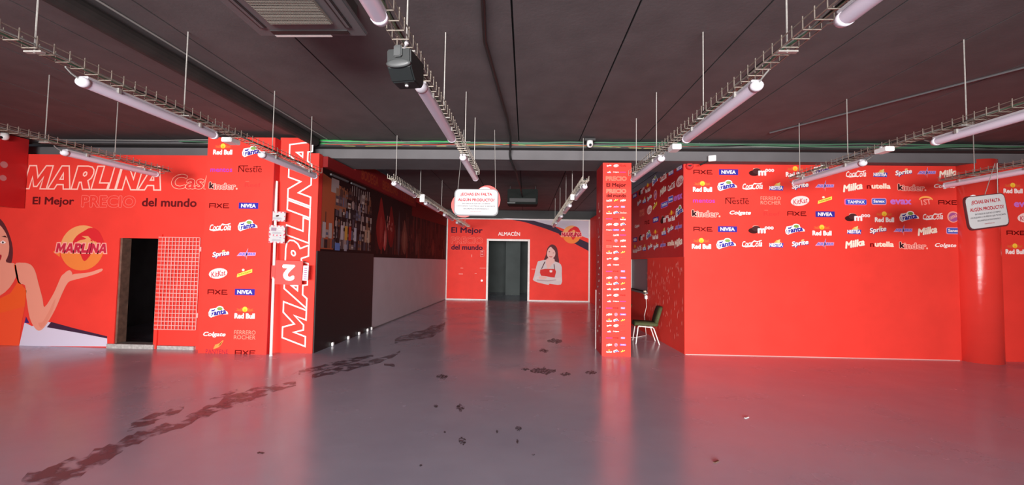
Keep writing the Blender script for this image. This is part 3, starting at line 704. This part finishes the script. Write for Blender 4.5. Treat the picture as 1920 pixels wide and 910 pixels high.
# header fascia with the department names
hd = slab_on(FL, 1.28, 5.6, 3.22, 3.66, .002, .09).build('header_board', 'header', wcl)
slab_on(FL, .14, 1.28, 3.22, 3.41, .002, .09).build('header_board', 'header', wcl)
FH = Frame(FL.o + FL.n * .09, FL.u)
for st, u, w_ in (('BODEGA', 2.05, .95), ('BEBIDAS', 3.35, 1.1), ('Y LICORES', 4.75, 1.25)):
    q_ = Print().text(st, 0, 0, w_, .22, 0, rgb(150, 62, 40), .02); put('printed_lettering', q_.mesh('printed_lettering'), FH, hd, (u, 3.40))
for u0 in (.35, 1.2): slab_on(FL, u0, u0+.7, 3.12, 3.15, .03, .06).build('header_lamp', 'cas', wcl)
# white clips at the foot of the black board
for u in (.62, 1.28, 1.80, 2.25, 2.48):
    slab_on(FL, u, u+.06, .002, .07, .025, .06).build('board_clip', 'white', wcl, bevel=.008)

# ------------------------------------------------------------------ floor stains
def blobline(pts, L, jit=.35, seed=0, m='stain'):
    """ragged patch along a line of photograph points with half widths in pixels, laid on the floor"""
    rr = random.Random(seed); P = []
    for (x, y, w_), (x2, y2, w2) in zip(pts[:-1], pts[1:]):
        for k in range(4):
            t = k/4; P.append((x+(x2-x)*t, y+(y2-y)*t, (w_+(w2-w_)*t)))
    P.append(pts[-1])
    U = [at(x, y - w_*(1+rr.uniform(-jit, jit)), z=0) for x, y, w_ in P]; D = [at(x, y + w_*(1+rr.uniform(-jit, jit)), z=0) for x, y, w_ in P]
    n = len(P); me = bpy.data.meshes.new('stain')
    me.from_pydata([(v.x, v.y, .0008 + .0003*L) for v in U + D], [], [(i, n+i, n+i+1, i+1) for i in range(n-1)])
    me.materials.append(M[m]); o = bpy.data.objects.new('stain', me); COL.objects.link(o); o.parent = fl
blobline([(40,915,20),(90,895,18),(150,875,19),(205,848,13),(250,825,11),(290,808,10),(330,800,6),(350,790,10),(385,772,10),(410,766,5),(440,752,3)], 0, seed=1)
blobline([(380,775,8),(420,760,12),(470,740,10),(520,728,8),(555,720,3)], 1, seed=2)
blobline([(245,797,3),(290,782,7),(330,772,6),(345,765,2)], 0, seed=3); blobline([(393,750,2),(420,742,4),(445,732,2)], 0, seed=4)
blobline([(238,808,2),(270,797,4),(290,793,2)], 0, seed=5)
blobline([(560,700,4),(600,690,5),(660,676,4),(700,668,2)], 0, seed=6); blobline([(585,706,4),(640,692,6),(690,682,6),(735,668,4),(750,660,2)], 1, seed=7)
blobline([(740,640,4),(790,628,10),(830,615,8),(835,606,3)], 0, seed=8); blobline([(720,684,1.5),(740,686,3)], 0, seed=9)
for i, (x, y, w_, h_) in enumerate(((829,707,11,4),(863,765,8,6),(817,762,4,3),(867,827,7,7),(972,804,6,4),(932,810,2,3),(970,828,2,4),(1000,853,3,2),(788,873,4,2),(1018,696,24,6),(1060,702,10,3),(1108,699,11,3.5),(985,693,8,2),(1040,640,14,4),(1020,658,9,3),(834,811,2,2),(489,850,7,2))):
    blobline([(x-w_, y, h_*.3), (x-w_*.4, y-h_*.1, h_*.9), (x+w_*.3, y+h_*.1, h_), (x+w_, y, h_*.3)], 0, .5, 20+i, 'spot')
for nm, x, y, col, lb in (('paper_scrap', 1400, 784, 'white', 'tiny white paper scrap on the floor before the right wall'), ('splinter', 1343, 867, 'wood', 'thin dark splinter on the floor at the bottom')):
    v = at(x, y, z=0); o = MB().box(-.03, .03, -.008, .008, 0, .006).build(nm, col, loc=(v.x, v.y, .0005)); o.rotation_euler = (0, 0, .6); tag(o, lb, 'scrap')

# ------------------------------------------------------------------ ceiling services
TZ = 2.95                                  # underside of the wire trays
def tray(x, y0, y1, rods, label, seed=0, green=True):
    t = empty('cable_tray', (x, (y0+y1)/2, TZ)); tag(t, label, 'cable tray', 'wire cable trays hung under the ceiling')
    L = (y1-y0)/2; mb = MB(); r = .0028
    for (a, z) in ((-.05, 0), (0, 0), (.05, 0), (-.05, .055), (.05, .055)): mb.box(a-r, a+r, -L, L, z-r, z+r)
    n = int((y1-y0)/.1)
    mc = MB()
    for k in range(n+1):
        y = -L + .02 + k*.1
        mc.box(-.052, .052, y-r, y+r, -.006, 0); mc.box(-.054, -.049, y-r, y+r, 0, .075); mc.box(.049, .054, y-r, y+r, 0, .075)
    mb.build('long_wires', 'zinc', t)
    o = mc.build('cross_wires', 'zinc', t); o['kind'] = 'stuff'
    rr = random.Random(seed)
    for ci, cm in enumerate(('dgreen', 'gry', 'blk')[:3 if green else 2]):
        pts = [(rr.uniform(-.03, .03), -L + k*(2*L)/24, .012 + .008*ci + rr.uniform(0, .006)) for k in range(25)]
        MB().tube(pts, .006, 5).build('cable', cm, t)
    for y in rods:
        yy = y - (y0+y1)/2
        MB().tube([(0, yy, -.024), (0, yy, CZ-TZ)], .0055, 6).build('threaded_rod', 'rod', t)
        MB().box(-.06, .06, yy-.015, yy+.015, -.022, -.012).build('hanger', 'rod', t)
    return t
RODS = (1.35, 2.65, 3.9, 5.3, 6.27)
tray(-5.72, 0, 6.6, (2.6, 3.7, 4.83, 5.69), 'wire cable tray farthest left, by the dark fascia', 1)
tray(-3.25, 0, 6.5, (2.65, 3.88, 5.29, 6.25), 'wire cable tray reaching toward the upright red name panel', 2)
tray(-.78, 0, 6.5, RODS, 'wire cable tray carrying the black loudspeaker', 3)
tray(1.61, 0, 6.5, RODS, 'wire cable tray running toward the slim logo column', 4)
tray(4.08, 0, 6.66, (2.7, 4.04, 5.5, 6.45), 'wire cable tray before the middle of the logo wall', 5)
tray(6.40, 0, 6.75, (2.7, 4.1, 5.3, 6.25), 'wire cable tray before the round red column', 6)
tray(-2.24, 6.9, 16.6, (7.2, 8.9, 11.2, 13.4, 15.6), 'wire cable tray along the ham mural in the corridor', 7, False)
tray(.97, 6.95, 15.2, (7.3, 9.0, 10.4, 12.2, 14.2), 'wire cable tray along the right of the corridor', 8, False)
# light tubes
def make_light():
    root = empty('batten_light', (0, 0, 0)); Lh = .69
    def ring(y, s, z0, z1, w_=.043):
        P = []
        for k in range(14):
            a = 2*math.pi*k/14; P.append((w_*s*math.cos(a), y, (z0+z1)/2 + (z1-z0)/2*s*math.sin(a)))
        return P
    MB().loft([ring(y, s, -.076, -.004) for y, s in ((-Lh+.004,.45),(-Lh+.012,.75),(-Lh+.03,.95),(-Lh+.06,1),(0,1),(Lh-.06,1),(Lh-.03,.95),(Lh-.012,.75),(Lh-.004,.45))]).build('diffuser', 'diff', root, smooth=True)
    MB().box(-.036, .036, -Lh+.03, Lh-.03, -.012, .006).build('base', 'fixgrey', root, bevel=.004)
    for s in (-1, 1):
        MB().loft([ring(s*(Lh+d), k, -.078, -.002, .045) for d, k in ((-.055,1.01),(-.03,1.0),(-.008,.84),(.003,.5))]).build('end_cap', 'capm', root, smooth=True)
        MB().box(-.047, .047, s*.42-.012, s*.42+.012, -.03, .012).build('clip', 'rod', root)
        MB().tube([(0, s*(Lh-.01), -.03), (.0, s*(Lh+.05), -.01), (0.01, s*(Lh+.10), .014)], .006, 5).build('lead', 'gry', root)
    return root
LP = make_light(); first = True
for x, y, lb in ((-5.72,5.71,'unlit white tube light hanging in front of the large shop name on the left wall'),
                 (-3.25,3.62,'unlit white tube light above the dark band, near end of the second tray'),(-3.25,5.74,'unlit white tube light crossing the logos and the upright shop name'),
                 (-.78,1.50,'unlit white tube light at the top centre, cut by the upper edge'),(-.78,3.70,'unlit white tube light just behind the black loudspeaker'),(-.78,5.80,'unlit white tube light directly above the centre hanging sign'),
                 (1.61,1.52,'unlit white tube light at the top right, cut by the upper edge'),(1.61,3.66,'unlit white tube light in the middle of the tray leading to the slim column'),(1.61,5.77,'unlit white tube light beside the top of the slim column'),
                 (4.08,3.68,'unlit white tube light cut by the right edge, above the logo wall'),(4.08,5.92,'unlit white tube light overlapping the top rows of the logo wall'),
                 (6.40,6.02,'unlit white tube light crossing the round red column'),
                 (-2.19,7.60,'unlit tube light nearest in the corridor over the ham mural'),(-2.22,9.98,'second unlit tube light along the ham mural'),(-2.25,12.3,'third unlit tube light along the ham mural'),(-2.27,14.6,'farthest unlit tube light along the ham mural'),
                 (.97,7.72,'unlit tube light nearest in the corridor, left of the slim column'),(.97,10.1,'second unlit tube light on the right corridor tray'),(.97,12.3,'third unlit tube light on the right corridor tray'),(.97,14.3,'farthest unlit tube light on the right corridor tray')):
    o = LP if first else copy_tree(LP); first = False
    o.location = (x, y, 2.905)
    tag(o, lb, 'light', 'unlit tube lights under the cable trays')
# small white boxes
def small_box(x, y, z, w_, d_, h_, lb, rot=(0,0,0), group='small white boxes on the trays'):
    r = empty('junction_box', (x, y, z), rot); tag(r, lb, 'box', group)
    MB().box(-w_/2, w_/2, -d_/2, d_/2, -h_/2, h_/2).build('housing', 'white', r, bevel=.006)
    top = TZ - .0065 - z
    if 'white box on the tray' in lb and top > h_/2: MB().box(-w_/2+.004, -w_/2+.024, -.01, .01, h_/2-.002, top).build('bracket', 'fixgrey', r)
    MB().box(-w_*.4, w_*.4, -d_/2-.006, -d_/2, -h_*.35, h_*.35).build('lid', 'white', r)
def ray_box(px, py, y, *a, x=None, **k):
    v = at(px, py, y=y) if x is None else at(px, py, x=x); small_box(v.x, v.y, v.z, *a, **k)
ray_box(433, 265, 4.72, .12, .16, .05, 'small white box over the fruit soda logo on the brand column')
ray_box(1265, 278, 4.72, .10, .16, .06, 'small white box on the tray left of the logo wall', x=1.66)
ray_box(1658, 282, 4.72, .10, .16, .05, 'small white box on the tray above the logo wall', x=3.97)
ray_box(792, 372, 8.75, .10, .06, .16, 'small white box on the tray beside the ham mural')
ray_box(1073, 370, 8.9, .07, .06, .10, 'small white box on the right corridor tray', x=.87)
ray_box(687, 249, 7.42, .12, .06, .10, 'white box amid the green cables on the beam', group='white boxes on the beam')
ray_box(576, 256, 7.4, .10, .06, .07, 'white box on the top of the name panel', group='white boxes on the beam')
v = at(1335, 297, y=7.48); r = empty('emergency_lamp', v, (R(15), R(-6), 0)); tag(r, 'white flat emergency lamp on a black arm over the logo wall', 'lamp')
MB().box(-.065, .065, -.02, .02, -.05, .05).build('housing', 'white', r, bevel=.006); MB().tube([(0, .02, 0), (-.06, .06, -.05), (-.18, .06, -.10)], .016, 6).build('arm', 'blk', r)
# green cable bundle on the beam
cb = empty('cable_bundle', (0, 7.46, 3.66)); tag(cb, 'bundle of green and pale cables strung along the dark beam', 'cables')
rr = random.Random(5)
for i, (cm, r_, xa, xb) in enumerate((('green',.015,-5.2,-1.0),('green',.014,-4.9,-2.0),('dgreen',.010,-4.0,8.6),('dgreen',.011,-6.3,9.5),('dgreen',.010,-2,9.8),('yel',.007,-3.4,2.6),('gry',.008,-8,9.2),('gry',.007,-3,10),('redc',.006,-4.6,2.2),('redc',.006,-1.4,3.0),('gry',.006,-9,-1))):
    n = 60; ph = rr.uniform(0, 6); amp = rr.uniform(.008, .02); base = rr.uniform(-.035, .045)
    pts = []
    for k in range(n+1):
        x = xa + (xb-xa)*k/n
        z = base + amp*math.sin(x*1.3+ph) + .5*amp*math.sin(x*3.7+ph*2) + (.05*math.exp(-((x+3.9)/.8)**2) if cm == 'green' else 0)
        pts.append((x, -.02 + rr.uniform(-.012, .012) - .03*(i % 3), z))
    MB().tube(pts, r_, 5).build('cable', cm, cb)
bx_ = MB().box(-10.5, 10.5, -.08, .085, -.062, -.055).box(-10.5, 10.5, -.083, -.078, -.062, -.03).build('tray_strip', 'black', cb)
# surveillance cameras
def dome(loc, lb):
    r = empty('surveillance_camera', loc); tag(r, lb, 'camera')
    MB().loft([[(.055*s*math.cos(a*math.pi/8), .055*s*math.sin(a*math.pi/8), z) for a in range(16)] for z, s in ((.06,.95),(.0,1.0),(-.03,.85),(-.05,.5),(-.056,.15))]).build('dome', 'white', r, smooth=True)
    MB().tube([(0, -.045, -.018), (0, -.062, -.024)], .024, 12).build('lens', 'lens', r)
    MB().box(-.09, .09, -.03, .12, .06, .10).build('bracket', 'blk', r)
dome(at(1106, 271, y=7.24), 'white dome camera under the cables above the corridor mouth')
dome(at(9, 257, y=6.9), 'white dome camera on top of the dark red fascia')
# ceiling cassette
v = at(690, 68, z=3.52)
cs = empty('ceiling_cassette', (v.x - .47, v.y - .47, 3.52)); tag(cs, 'grey square air conditioning cassette hanging from the ceiling', 'air conditioner')
MB().box(-.40, .40, -.40, .40, .04, CZ-3.52).build('housing', 'ducts', cs)
MB().box(-.47, .47, -.47, .47, 0, .04).build('panel', 'cas', cs, bevel=.01)
gr = MB().box(-.26, .26, -.26, .26, -.012, 0).build('grille', 'cgr', cs)
for k in range(26): MB().box(-.25, .25, -.25+.02*k-.004, -.25+.02*k+.004, -.018, -.012).build('slat', 'cgr', gr)
for k in range(26): MB().box(-.25+.02*k-.003, -.25+.02*k+.003, -.25, .25, -.016, -.012).build('slat', 'cgr', gr)
for s in (-1, 1):
    MB().box(s*.36-.028, s*.36+.028, -.33, .33, -.006, .001).build('air_slot', 'black', cs)
    MB().box(s*.36-.012, s*.36+.012, -.32, .32, -.010, -.004).build('louvre', 'cas', cs)
    MB().box(-.33, .33, s*.40-.028, s*.40+.028, -.006, .001).build('air_slot', 'black', cs)
MB().box(-.33, .16, .445, .475, -.004, .012).build('edge_highlight', 'whiteframe', cs)  # pale strip paints the light caught along the panel's far edge
# black duct on the ceiling
MB().tube([(-3.78, -2, CZ-.092), (-3.76, 3, CZ-.092), (-3.72, 7.28, CZ-.092)], .085, 14).build('black_duct', 'ducts'); tag(bpy.data.objects['black_duct'], 'black round duct along the ceiling toward the brand column', 'duct')
o = MB().tube([(-3.62, 2.5, CZ-.012), (-3.60, 5, CZ-.012), (-3.56, 7.4, CZ-.012)], .009, 6).build('ceiling_cable', 'gry'); tag(o, 'thin pale cable beside the black ceiling duct', 'cable')
pts = [(-.40, -1, CZ-.02), (-.37, 3.3, CZ-.02), (-.42, 4.0, CZ-.025), (-.36, 5.2, CZ-.022), (-.30, 6.2, CZ-.03), (-.28, 7.1, CZ-.04), (-.29, 7.38, CZ-.14), (-.30, 7.47, 3.5), (-.28, 7.50, 3.40), (-.2, 8.5, 3.38), (-.14, 10.5, 3.42), (-.1, 11.9, 3.4)]
o = MB().tube(pts, .020, 7).build('ceiling_cable', 'blk', smooth=True); tag(o, 'thick black cable running down the middle of the ceiling to the corridor unit', 'cable')
o = MB().tube([(6.2, 2.9, CZ-.012), (5.24, 4.59, CZ-.012), (4.345, 6.14, CZ-.012), (3.9, 6.9, CZ-.012)], .012, 6).build('ceiling_cable', 'cas'); tag(o, 'thin pale tube crossing the reddish ceiling at a slant', 'cable')  # thin pale tube slanting across the slabs
# black loudspeaker
v = at(752, 118, y=2.45)
sp = empty('loudspeaker', (v.x, 2.55, v.z), (0, 0, R(-8))); tag(sp, 'black wedge loudspeaker hanging from the centre tray', 'loudspeaker')
MB().prism([(-.11,.085),(.11,.085),(.11,-.05),(.08,-.085),(-.03,-.085),(-.10,-.02)], -.075, .075, 'x').build('cabinet', 'unit', sp, bevel=.008)
MB().loft([[(.078*math.cos(a*math.pi/10)*k, -.112 + .012*k2, -.005 + .026*math.sin(a*math.pi/10)*k) for a in range(20)] for k, k2 in ((1.0,1),(.96,0),(.7,-.4))]).build('grille_lip', 'unitg', sp, smooth=True)
MB().tube([(0, 0, .08), (0, -.03, .12), (0, 0, .17), (0, .0, TZ - v.z)], .014, 8).build('bracket', 'fixgrey', sp)
MB().box(-.025, .025, -.125, -.108, .03, .10).build('clamp', 'unitg', sp, bevel=.006); MB().box(-.03, .03, -.03, .03, .10, .118).build('clamp', 'rod', sp, bevel=.004)
MB().tube([(0, 0.02, -.085), (0, 0.02, -.092)], .010, 10).build('indicator', 'white', sp)
# black air unit in the corridor
au = empty('air_unit', (-.10, 12, 3.2)); tag(au, 'black boxy air unit hung under the corridor ceiling', 'air conditioner')
MB().box(-.42, .42, -.3, .3, 0, .42).build('casing', 'void', au, bevel=.02); MB().box(-.36, .36, -.31, -.3, .06, .16).build('air_slot', 'black', au)
for s in (-1, 1): MB().tube([(s*.36, 0, .42), (s*.36, 0, CZ-3.2)], .012, 6).build('hanger', 'blk', au)
MB().box(-.42, -.2, -.312, -.3, .02, .04).build('edge_trim', 'unitg', au)

# ------------------------------------------------------------------ hanging signs
def sign(loc, rot, frame_m, lb, wires, bg, kx=1):
    r = empty('hanging_sign', loc, rot); tag(r, lb, 'sign', 'hanging product signs'); W_, H_ = .70, .43
    def rr_(w_, h_, rad): return [(sx*(w_/2-rad)+rad*math.cos(R(a+30*k)), sy*(h_/2-rad)+rad*math.sin(R(a+30*k))) for sx, sy, a in ((1,1,0),(-1,1,90),(-1,-1,180),(1,-1,270)) for k in range(4)]
    MB().prism(rr_(W_, H_, .07), -.010, .010).build('frame', frame_m, r)
    MB().prism([(x*.95, y*.93 + .004) for x, y in rr_(W_, H_, .065)], -.014, -.009).build('face', bg, r)
    fr = Frame((0, -.014, 0), (1, 0, 0)); p = Print(); c = rgb(168, 26, 40); g = rgb(38, 32, 40)
    p.text('¿ECHAS EN FALTA', 0, .125, .50, .058, 0, c, .03); p.text('ALGÚN PRODUCTO?', 0, .045, .58, .058, 0, c, .03)
    for i, t_ in enumerate(('ENTONCES ES QUE NO LO HEMOS', 'LOCALIZADO A UN PRECIO QUE TE ENCANTE.', 'SEGUIREMOS INTENTÁNDOLO')): p.text(t_, 0, -.022 - .040*i, (.44, .61, .40)[i], .022, 0, g, .01)
    p.text('El Mejor PRECIO del mundo', 0, -.152, .17, .016, 0, c, .01)
    me = p.mesh('sign_lettering'); o = bpy.data.objects.new('sign_lettering', me); o['kind'] = 'stuff'; COL.objects.link(o); o.parent = r; o.matrix_local = fr.m
    for a, b in wires: MB().tube([a, b], .004, 5).build('wire', 'rod', r)
    return r
v = at(893, 380, y=6.7)
r = sign(v, (R(-4), 0, R(0)), 'frameg', 'white rounded product sign with red discs hanging before the corridor', [((-.30, 0, .20), (-.235, .0, CZ-v.z-.02)), ((.30, 0, .20), (.265, .0, CZ-v.z-.02))], 'signface')
MB().loft([[(-.20+.20*k*math.cos(a*math.pi/14), y, -.04+.20*k*math.sin(a*math.pi/14)) for a in range(28)] for y, k in ((.012, 1), (.020, 1))]).build('red_disc', 'flagred', r)
MB().loft([[(.17+.21*k*math.cos(a*math.pi/14), y, .05+.235*k*math.sin(a*math.pi/14)) for a in range(28)] for y, k in ((.024, 1), (.032, 1))]).build('red_disc', 'flagred', r)
MB().loft([[(.13+.16*k*math.cos(a*math.pi/14), y, .06+.195*k*math.sin(a*math.pi/14)) for a in range(28)] for y, k in ((.0125, 1), (.021, 1))]).build('white_disc', 'white', r)
v = at(1849, 397, y=5.55)
r = sign(v, (R(-2), R(-7.5), R(14)), 'framer', 'white rounded product sign with maroon border hanging before the round column', [((.02, 0, .20), (.30, .0, 2.93-v.z)), ((.25, 0, .20), (.34, .0, 2.93-v.z))], 'signface')
MB().loft([[(-.15+.14*k*math.cos(a*math.pi/14), y, .03+.20*k*math.sin(a*math.pi/14)) for a in range(28)] for y, k in ((.012, 1), (.020, 1))]).build('white_disc', 'white', r)

# ------------------------------------------------------------------ leaning pole with plaques
b0 = at(508, 668, z=0); t0 = at(519, 340, y=7.12)
po = empty('sign_pole', b0); tag(po, 'thin white pole leaning on the name panel with upside down plaques', 'pole')
d = t0 - b0
MB().tube([(0, 0, 0), d], .022, 10).build('pole', 'chrome', po, smooth=False)
MB().tube([(0, 0, 0), d*.006], .027, 10).build('foot_cap', 'white', po)
def onpole(py):
    k = 0.0
    for i in range(400):
        q_ = b0 + d*i/400
        c = q_ - CAMO; y = 455 - FPX * c.dot(up)/c.dot(fwd)
        if y <= py: return d*i/400
    return d
for i, (py, hh) in enumerate(((407, .165), (433, .175), (449, .14))):
    c = onpole(py + 0); pq = empty('_', (0,0,0)); bpy.data.objects.remove(pq)
    o = MB().box(-.135, .135, -.006, .006, -hh/2, hh/2).build('plaque', 'signface', po, loc=(c.x + .055, c.y - .034, c.z)); o.rotation_euler = (0, R(2.5), 0)
    p = Print(); fr = Frame((0, -.006, 0), (1, 0, 0)); mag = rgb(205, 60, 90)
    for k in range(9):
        for s in (-1, 1):
            if k % 2 == 0: p.rect(-.12+.03*k, s*(hh/2-.010), .022, .016, 0, mag, 30)
    for k in range(5):
        for s in (-1, 1):
            if k % 2 == 0: p.rect(s*.126, -hh/2+.02+.033*k, .014, .022, 0, mag, 30)
    for k in range(4): p.rect(0, -hh/2+.035+.009*k, .17-.03*(k % 2), .003, 0, rgb(120, 110, 130))
    if i == 0: p.ell(.0, .01, .03, .014, 1, DRK, rot=15)
    if i == 1: p.rect(-.055, .02, .09, .055, 0, rgb(150, 125, 140)); p.rect(.06, .02, .07, .03, 0, rgb(140, 130, 150)); p.rect(.06, .02, .062, .022, 1, WHT)
    if i == 2: p.rect(.06, .02, .03, .012, 0, rgb(110, 120, 170)); p.rect(-.02, .035, .10, .003, 0, rgb(120, 110, 130))
    me = p.mesh('plaque_print'); q_ = bpy.data.objects.new('plaque_print', me); COL.objects.link(q_); q_.parent = o; q_.matrix_local = fr.m
c = onpole(511)
MB().box(-.03, .05, -.026, .026, -.11, .11).build('flag_clamp', 'flagred', po, loc=(c.x, c.y, c.z), bevel=.006)
fg = MB().box(.04, .50, -.012, .012, -.20, .20).build('number_flag', 'flagred', po, loc=(c.x, c.y - .02, c.z), bevel=.006); fg.rotation_euler = (0, R(1.5), 0)
p = Print().text('2', 0, 0, .22, .27, 0, WHT, .05); me = p.mesh('flag_number'); q_ = bpy.data.objects.new('flag_number', me); COL.objects.link(q_); q_.parent = fg
q_.matrix_local = Frame((.27, -.013, 0), (1, 0, 0)).m @ Matrix.Rotation(R(180), 4, 'Z')
MB().box(.51, .60, -.008, .008, -.12, .13).build('price_tag', 'diff', fg)
p = Print()
for k in range(6): p.rect(.555, -.09+.035*k, .05, .012, 0, rgb(150, 90, 130))
me = p.mesh('tag_print'); q_ = bpy.data.objects.new('tag_print', me); COL.objects.link(q_); q_.parent = fg; q_.matrix_local = Frame((0, -.008, 0), (1, 0, 0)).m

# ------------------------------------------------------------------ chairs by the side wall
def make_chair():
    r = empty('side_chair')                      # faces -X
    MB().loft([[(x, y, z) for y, z in ((-.21,h-.03),(-.225,h),(-.20,h+.035),(.20,h+.035),(.225,h),(.21,h-.03))] for x, h in ((-.24,.375),(-.22,.40),(0,.395),(.16,.385),(.21,.40))]).build('seat', 'olive', r, smooth=True)
    MB().loft([[(.17+dx, y*s, z) for dx, y in ((0,-.20),(.05,-.215),(.075,0),(.05,.215),(0,.20),(.022,0))] for z, s, dx0 in ((.40,.95,0),(.5,1,.02),(.62,1,.06),(.71,.92,.09),(.735,.7,.10)) for dx in ()] or
              [[(.15+dx0+dx, y*s, z) for dx, y in ((0,-.20),(.055,-.215),(.08,0),(.055,.215),(0,.20),(.018,0))] for z, s, dx0 in ((.39,.95,0),(.50,1,.025),(.62,1,.06),(.71,.93,.09),(.74,.72,.10))]).build('backrest', 'olive', r, smooth=True)
    for s in (-1, 1):
        MB().tube([(-.22, s*.215, .0), (-.175, s*.205, .34), (-.16, s*.205, .355), (.10, s*.205, .335), (.125, s*.205, .32), (.235, s*.215, .0)], .011, 8).build('leg_frame', 'chrome', r)
    for x in (-.14, .09): MB().tube([(x, -.205, .345), (x, .205, .345)], .009, 6).build('crossbar', 'chrome', r)
    return r
c1 = make_chair(); a = at(1193, 645, z=0); b = at(1238, 647, z=0)
c1.location = ((a.x+b.x)/2, (a.y+b.y)/2 + .2, 0); c1.rotation_euler = (0, 0, R(-6))
tag(c1, 'olive green chair with white metal legs by the peeling red wall', 'chair', 'olive chairs by the side wall')
c2 = copy_tree(c1); c2.location = (c1.location.x - .50, c1.location.y + .42, 0); c2.rotation_euler = (0, 0, R(-12))
tag(c2, 'olive green chair half hidden behind the slim logo column', 'chair', 'olive chairs by the side wall')
# sockets and cord
def on_wall(px, py): return Frame(FR.o, FR.u).loc(px, py)
for nm, px, py, m_, lb in (('wall_socket', 1211, 549, 'cream', 'cream socket on the red side wall under the hatch'), ('wall_plug', 1213, 557.5, 'white', 'white plug box below the cream socket')):
    u, z = on_wall(px, py); r = empty(nm, FR.o + FR.u*u + Vector((0,0,z)) , (0, 0, math.atan2(FR.u.y, FR.u.x))); tag(r, lb, 'socket'); plug = r
    MB().box(-.05, .05, -.05, -.001, -.045, .045).build('housing', m_, r, bevel=.008); MB().tube([(0, -.05, 0), (0, -.054, 0)], .025, 10).build('face', m_, r)
u, z = on_wall(1213, 560); q0 = FR.o + FR.u*u + FR.n*.02
o = MB().tube([q0 + Vector((0,0,z)), q0 + Vector((-.02,-.1,z-.18)), q0 + Vector((-.04,.0,z-.4)), q0 + Vector((-.05,-.1,.25)), q0 + Vector((-.08,-.3,.012)), (q0.x-.4, q0.y-.6, .012), (q0.x-.62, q0.y-.7, .03)], .007, 6).build('power_cord', 'chrome')
bpy.context.view_layer.update(); o.parent = plug; o.matrix_parent_inverse = plug.matrix_world.inverted()
r = empty('power_strip', (q0.x-.72, q0.y-.72, 0), (0, 0, .2)); tag(r, 'white power strip on the floor under the chairs', 'power strip')
MB().box(-.12, .12, -.03, .03, 0, .04).build('housing', 'white', r, bevel=.006)
for k in range(3): MB().tube([(-.07+.07*k, 0, .04), (-.07+.07*k, 0, .043)], .02, 10).build('outlet', 'fixgrey', r)
# round red alarm bell
v = at(1292, 312, y=RY)
r = empty('alarm_bell', (v.x, RY, v.z)); tag(r, 'round dark red alarm bell at the top corner of the logo wall', 'alarm')
MB().loft([[(.068*s*math.cos(a*math.pi/10), y, .068*s*math.sin(a*math.pi/10)) for a in range(20)] for y, s in ((-.002,1),(-.03,1),(-.045,.8))]).build('gong', 'red_dark', r)
MB().tube([(0, -.044, 0), (0, -.055, 0)], .014, 10).build('hub', 'blk', r); MB().tube([(-.035, -.048, .0), (.03, -.048, .01)], .006, 6).build('striker', 'blk', r)
